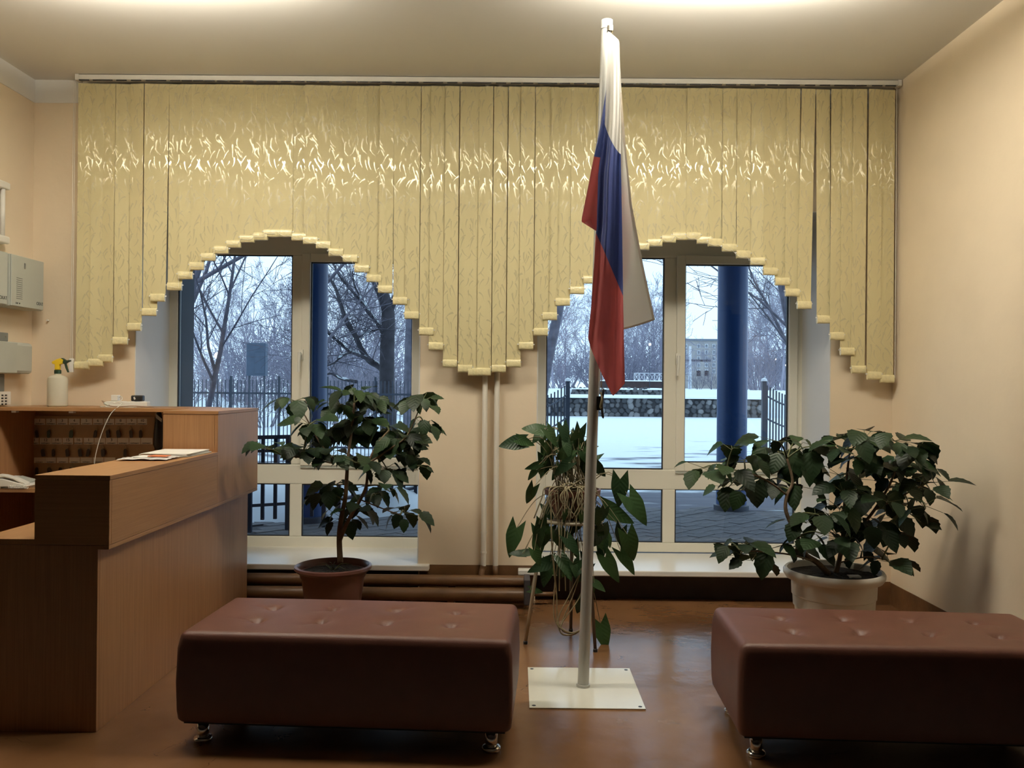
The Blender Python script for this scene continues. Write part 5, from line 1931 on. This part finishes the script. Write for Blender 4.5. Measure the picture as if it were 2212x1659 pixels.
# ------------------------------------------------------------------ trees
def grow(b, p, d, L, r, lvl, rn, up, maxlvl, kids, thin=0.0035, droop=0.0):
    n = 4 if lvl < 2 else 3
    pts, rad = [p.copy()], [r]
    dirs = []
    q = p.copy()
    dd = d.copy()
    for i in range(n):
        dd = (dd + Vector((rn.uniform(-1, 1), rn.uniform(-1, 1), rn.uniform(-1, 1))) * (0.16 if lvl else 0.07) + Vector((0, 0, up * 0.10 - droop * lvl * 0.05))).normalized()
        q = q + dd * (L / n)
        pts.append(q.copy())
        dirs.append(dd.copy())
        rad.append(max(thin, r * (1 - 0.72 * (i + 1) / n)))
    (b[0] if lvl < 2 else b[1]).tube(pts, rad, 7 if lvl == 0 else 5 if lvl == 1 else 3, False)
    if lvl >= maxlvl:
        return
    nk = kids[lvl]
    for k in range(nk):
        f = (0.28 if lvl == 0 else 0.15) + (0.72 if lvl == 0 else 0.85) * (k + rn.random()) / nk
        i = min(n - 1, int(f * n))
        s = pts[i].lerp(pts[i + 1], f * n - i)
        ax = dirs[i].orthogonal().normalized()
        ax = Matrix.Rotation(rn.uniform(0, 6.283), 3, dirs[i]) @ ax
        ang = rn.uniform(0.45, 0.95)
        nd_ = (dirs[i] * math.cos(ang) + ax * math.sin(ang)).normalized()
        grow(b, s, nd_, L * rn.uniform(0.42, 0.66) * (1.15 - 0.4 * f), max(thin, rad[i] * rn.uniform(0.42, 0.62)), lvl + 1, rn, up, maxlvl, kids, thin, droop)


def bare_tree(name, base, h, r, seed, label, m, kids, maxlvl=4, group=None, lean=(0, 0), thin=0.0035, up=0.5, cat='tree'):
    rn = random.Random(seed)
    b, tw = MB(), MB()
    t = thing(name, base, label, cat, group)
    grow((b, tw), Vector(base), Vector((lean[0], lean[1], 1)).normalized(), h, r, 0, rn, up, maxlvl, kids, thin)
    tag(b.build('trunk', m, t, smooth=True), kind='stuff')
    tag(tw.build('twigs', m, t, smooth=True), kind='stuff')
    return t


def put_tree(px, Y):
    x = at(px, 850, Y).x
    return (x, Y, ground_z(x, Y) - 0.05)


# the near trees, each recognisable
bare_tree('bare_tree', put_tree(428, 12.5), 3.6, 0.055, 3, 'slim bare tree close to the grey pier, branching over the picket fence', 'tree_bark', (8, 5, 4, 2), lean=(0.22, 0), thin=0.004)
bare_tree('bare_tree', put_tree(330, 14.0), 6.5, 0.10, 14, 'bare tree whose twigs fill the upper corner beside the grey pier', 'tree_bark', (8, 5, 4, 2), lean=(0.25, 0), thin=0.004)
bare_tree('bare_tree', put_tree(655, 13.5), 6.0, 0.085, 23, 'bare tree rising behind the window mullion and blue column', 'tree_bark', (8, 5, 4, 2), lean=(-0.06, 0), thin=0.004)
bare_tree('bare_tree', put_tree(884, 18.5), 9.0, 0.15, 8, 'second bare trunk just right of the thick snowy tree', 'tree_bark', (6, 5, 4, 2), lean=(0.03, 0), thin=0.005)
bare_tree('bare_tree', put_tree(1150, 17.5), 8.0, 0.14, 41, 'bare tree leaning in from behind the pier towards the flag', 'tree_bark', (9, 6, 4, 3), lean=(0.18, 0), thin=0.005)
bare_tree('bare_tree', put_tree(1790, 16.0), 5.2, 0.10, 52, 'bare tree with long twigs right of the blue column above the gate', 'tree_bark', (10, 6, 5, 3), lean=(-0.40, 0), thin=0.005, up=0.2)
# thick tree with snow on its limbs
TB = 16.0
t = thing('snowy_tree', put_tree(846, TB), 'thick dark tree with snow lying along its bare limbs', 'tree')
rn = random.Random(77)


def tp(x, y, dy=0.0):     # from the zoomed crop at (640,560), 4.607 px per px
    return at(640 + x / 4.607, 560 + y / 4.607, TB + dy)


b = MB()
trunk = [put_tree(846, TB), tp(905, 1400), tp(905, 900), tp(915, 560), tp(880, 400), tp(820, 260), tp(760, 120), tp(720, -60)]
b.tube(smooth_path(trunk, 4), [0.16 - 0.075 * i / 28 for i in range(29)], 12, False)
b.tube(smooth_path([tp(925, 520), tp(985, 380), tp(1060, 200), tp(1120, 0)], 4), [0.08 - 0.004 * i for i in range(13)], 8, False)
b.build('trunk', 'trunk_dark', t, smooth=True)
limbs = [([(890, 1130), (820, 1060), (730, 1010), (650, 900), (590, 770), (500, 620), (440, 440), (390, 290), (300, 140)], 0.075, 0.025),
         ([(870, 740), (800, 620), (720, 530), (640, 420), (560, 320), (440, 180), (360, 30)], 0.05, 0.018),
         ([(760, 1020), (650, 960), (540, 920), (430, 830), (300, 720), (200, 600)], 0.05, 0.015),
         ([(600, 790), (700, 730), (790, 705), (860, 690)], 0.02, 0.012),
         ([(760, 580), (700, 470), (640, 380), (580, 260), (560, 120)], 0.03, 0.010),
         ([(550, 925), (460, 960), (380, 1030), (310, 1060)], 0.03, 0.010),
         ([(600, 1220), (450, 1190), (350, 1140), (260, 1160)], 0.035, 0.015)]
tw = MB()
for path, r0, r1 in limbs:
    pts = smooth_path([tp(x, y, 0.25 * math.sin(i * 0.9)) for i, (x, y) in enumerate(path)], 4)
    n = len(pts)
    MB().tube(pts, [r0 + (r1 - r0) * i / (n - 1) for i in range(n)], 7).build('limb', 'trunk_dark', t, smooth=True)
    sn = MB()
    i0, i1 = 2, max(6, int(n * 0.6))
    sn.tube([p + Vector((0, -0.01, (r0 + (r1 - r0) * (i0 + i) / (n - 1)) * 0.75)) for i, p in enumerate(pts[i0:i1])],
            [0.004] + [0.02 + 0.012 * rn.random() for _ in range(i1 - i0 - 2)] + [0.004], 6)
    sn.build('snow_load', 'snow', t, smooth=True)
    for i in range(3, n - 1, 2):
        for _ in range(1):
            d = Vector((rn.uniform(-1, 0.6), rn.uniform(-0.6, 0.6), rn.uniform(-0.2, 1))).normalized()
            grow((tw, tw), pts[i], d, rn.uniform(0.5, 1.4), 0.012, 2, rn, 0.3, 4, (0, 0, 5, 4), 0.0035)
tag(tw.build('twigs', 'tree_bark', t, smooth=True), kind='stuff')
# distant thicket: copies of a few trees
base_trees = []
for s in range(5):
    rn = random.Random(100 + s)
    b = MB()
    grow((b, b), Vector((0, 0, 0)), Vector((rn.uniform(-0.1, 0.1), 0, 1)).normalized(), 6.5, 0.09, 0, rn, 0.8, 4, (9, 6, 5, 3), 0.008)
    base_trees.append((b.mesh('distant_tree', 'far_bark_haze', True), b.mesh('distant_tree', 'mid_bark_haze', True)))
rn = random.Random(6)
spots = []
for i in range(13):
    spots.append((rn.uniform(395, 905), rn.uniform(24, 58)))
for i in range(13):
    spots.append((rn.uniform(1170, 1440), rn.uniform(52, 85)))
for i in range(7):
    spots.append((rn.uniform(1612, 1720), rn.uniform(55, 90)))
for px, Y in ((1465, 95), (1536, 80), (1490, 110), (1445, 70)):
    spots.append((px, Y))
for px, Y in spots:
    if abs(Y - 45) < 2:
        Y += 5
    x, y, z = put_tree(px, Y)
    k = rn.randrange(5)
    s = rn.uniform(0.6, 0.95) if px < 1000 else rn.uniform(0.7, 1.1)
    if 1440 < px < 1560:
        s = 0.55
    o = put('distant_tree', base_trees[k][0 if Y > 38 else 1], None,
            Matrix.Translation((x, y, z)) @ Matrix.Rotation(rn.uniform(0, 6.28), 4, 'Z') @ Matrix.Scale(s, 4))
    tag(o, 'bare grey tree in the distant thicket beyond the yard', 'tree', 'trees of the distant thicket')
# low brush behind the fence
brush, brush_far = [], []
for s in range(3):
    rn2 = random.Random(300 + s)
    b = MB()
    for k in range(14):
        a = rn2.uniform(0, 6.28)
        grow((b, b), Vector((0.15 * math.cos(a), 0.15 * math.sin(a), 0)), Vector((0.5 * math.cos(a), 0.5 * math.sin(a), 1)).normalized(), rn2.uniform(0.8, 1.5), 0.014, 2, rn2, 0.4, 4, (0, 0, 5, 3), 0.005)
    brush.append(b.mesh('bare_shrub', 'mid_bark_haze', True))
    brush_far.append(b.mesh('bare_thicket', 'far_bark_haze', True))
for i in range(16):
    px = rn.uniform(405, 910)
    Y = rn.uniform(22, 33)
    o = put('bare_shrub', brush[i % 3], None, Matrix.Translation(put_tree(px, Y)) @ Matrix.Rotation(rn.uniform(0, 6.28), 4, 'Z') @ Matrix.Scale(rn.uniform(0.8, 1.3), 4))
    tag(o, 'bare brownish shrub behind the picket fence', 'shrub', 'shrubs behind the picket fence')
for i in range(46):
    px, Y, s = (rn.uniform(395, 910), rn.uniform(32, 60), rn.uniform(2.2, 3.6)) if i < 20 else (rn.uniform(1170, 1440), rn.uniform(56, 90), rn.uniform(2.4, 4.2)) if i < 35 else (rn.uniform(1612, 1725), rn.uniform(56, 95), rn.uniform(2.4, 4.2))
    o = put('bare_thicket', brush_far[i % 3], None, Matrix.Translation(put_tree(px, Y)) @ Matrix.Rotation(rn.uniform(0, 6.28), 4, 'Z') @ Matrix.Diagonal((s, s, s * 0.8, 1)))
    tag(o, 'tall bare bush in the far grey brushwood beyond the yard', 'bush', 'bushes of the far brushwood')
for px, Y in ((1510, 75), (1541, 76)):
    o = put('bare_shrub', brush[0], None, Matrix.Translation(put_tree(px, Y)) @ Matrix.Scale(1.3, 4))
    tag(o, 'small bare shrub in the snow before the apartment block, %s' % ('left one' if px < 1530 else 'right one'), 'shrub')

# ------------------------------------------------------------------ far things
# apartment block
Y = 230.0
x0, x1 = at(1443, 800, Y).x, at(1625, 800, Y).x
zt = at(1510, 736, Y).z
t = thing('apartment_block', ((x0 + x1) / 2, Y, 1.3), 'pale grey five-storey apartment block far beyond the yard', 'building')
MB().boxr(x0, x1, Y, Y + 14, 1.0, zt).build('wall', 'far_wall', t)
MB().boxr(x0 - 0.4, x1 + 0.4, Y - 0.4, Y + 14.4, zt, zt + 0.5).build('roof', 'pier_grey', t)
for fl_ in range(5):
    py = 747.5 + fl_ * 13.7
    for i, px in enumerate((1452, 1466, 1481, 1509, 1526, 1542, 1570, 1588, 1606)):
        c0, c1 = at(px - 3.2, py - 4.5, Y), at(px + 3.2, py + 4.5, Y)
        wv = MB().boxr(c0.x, c1.x, Y - 0.12, Y - 0.01, c1.z, c0.z).build('window', 'far_window_white', t)
        xm = (c0.x + c1.x) / 2
        MB().boxr(c0.x + 0.16, xm - 0.05, Y - 0.16, Y - 0.11, c1.z + 0.15, c0.z - 0.15).build('pane', 'far_window_dark', wv)
        MB().boxr(xm + 0.05, c1.x - 0.16, Y - 0.16, Y - 0.11, c1.z + 0.15, c0.z - 0.15).build('pane', 'far_window_dark', wv)
for k, px in enumerate((1509, 1526)):
    c0, c1 = at(px - 4, 801, Y), at(px + 4, 812, Y)
    MB().boxr(c0.x, c1.x, Y - 0.2, Y, c1.z, c0.z).build('entrance_door', 'dark_brown', t)
# utility pole
Y = 120.0
p = put_tree(1490, Y)
zt = at(1490, 748, Y).z
t = thing('utility_pole', p, 'pale concrete utility pole standing before the apartment block', 'pole')
MB().tube([p, (p[0], Y, zt)], [0.28, 0.18], 8).build('shaft', 'far_window_white', t, smooth=True)
MB().boxr(p[0] - 1.4, p[0] + 3.0, Y - 0.1, Y + 0.1, zt - 2.2, zt - 1.9).build('crossarm', 'dark_brown', t)


# lamps in the park, lit
def street_lamp(px, py, Y, r, label):
    c = at(px, py, Y)
    z0 = ground_z(c.x, Y)
    t = thing('street_lamp', (c.x, Y, z0), label, 'street lamp', 'lit lamps in the park')
    MB().tube([(c.x, Y, z0), (c.x, Y, c.z - r * 0.8)], max(0.02, r * 0.22), 8).build('post', 'iron_grey', t, smooth=True)
    MB().lathe([(0.0, -r)] + [(r * math.sin(a), -r * math.cos(a)) for a in [math.pi * i / 10 for i in range(1, 10)]] + [(0.0, r)],
               c, 16).build('globe', 'street_glow', t, smooth=True)


street_lamp(470, 768, 20.0, 0.075, 'lit white lamp globe among the trees behind the picket fence')
street_lamp(1404, 744, 50.0, 0.075, 'lit lamp globe in the trees between flag and window mullion')
street_lamp(1699, 789, 50.0, 0.075, 'lit lamp globe above the iron gate, nearest the window frame')
street_lamp(1676, 776, 60.0, 0.06, 'small lit lamp globe above the iron gate, left of a brighter one')
# grey notice cabinet among the shrubs
Y = 19.0
a, c_ = at(532, 740, Y), at(573, 812, Y)
t = thing('notice_cabinet', ((a.x + c_.x) / 2, Y, ground_z(a.x, Y)), 'blue grey metal cabinet on legs behind the picket fence', 'cabinet')
MB().boxr(a.x, c_.x, Y, Y + 0.2, c_.z, a.z).build('body', 'board_blue', t, bevel=0.02)
MB().boxr(a.x + 0.20, c_.x - 0.02, Y - 0.012, Y, c_.z + 0.05, a.z - 0.22).build('door', 'board_blue', t, bevel=0.005)
for x in (a.x + 0.05, c_.x - 0.05):
    MB().boxr(x - 0.02, x + 0.02, Y + 0.08, Y + 0.12, ground_z(a.x, Y), c_.z).build('leg', 'iron_grey', t)
# dark low kerb wall and white lattice on the terrace
Y = 50.0
a, c_ = at(1296, 823, Y), at(1436, 833, Y)
o = MB().boxr(a.x, c_.x, Y, Y + 0.4, 1.2, a.z).build('kerb_wall', 'dark_brown', None, bevel=0.02)
tag(o, 'long dark brown kerb wall with snow on the terrace', 'kerb')
o = MB().grid(lambda u, v: (a.x + (c_.x - a.x) * u, Y - 0.05 + 0.5 * v, a.z + 0.06 * math.sin(math.pi * v)), 20, 4).build('snow_layer', 'snow', o, smooth=True)
Y = 54.0
a, c_ = at(1370, 806, Y), at(1436, 824, Y)
t = thing('lattice_fence', ((a.x + c_.x) / 2, Y, 1.3), 'white lattice fence beyond the dark kerb wall', 'fence')
for z in (a.z, c_.z):
    MB().boxr(a.x, c_.x, Y - 0.02, Y + 0.02, z - 0.02, z + 0.02).build('rail', 'far_window_white', t)
for i in range(7):
    x = a.x + (c_.x - a.x) * i / 6
    MB().boxr(x - 0.02, x + 0.02, Y - 0.02, Y + 0.02, 1.25, a.z).build('post', 'far_window_white', t)
    if i < 6:
        x2 = a.x + (c_.x - a.x) * (i + 1) / 6
        MB().tube([(x, Y, c_.z), (x2, Y, a.z)], 0.014, 4).build('slat', 'far_window_white', t)
        MB().tube([(x, Y, a.z), (x2, Y, c_.z)], 0.014, 4).build('slat', 'far_window_white', t)
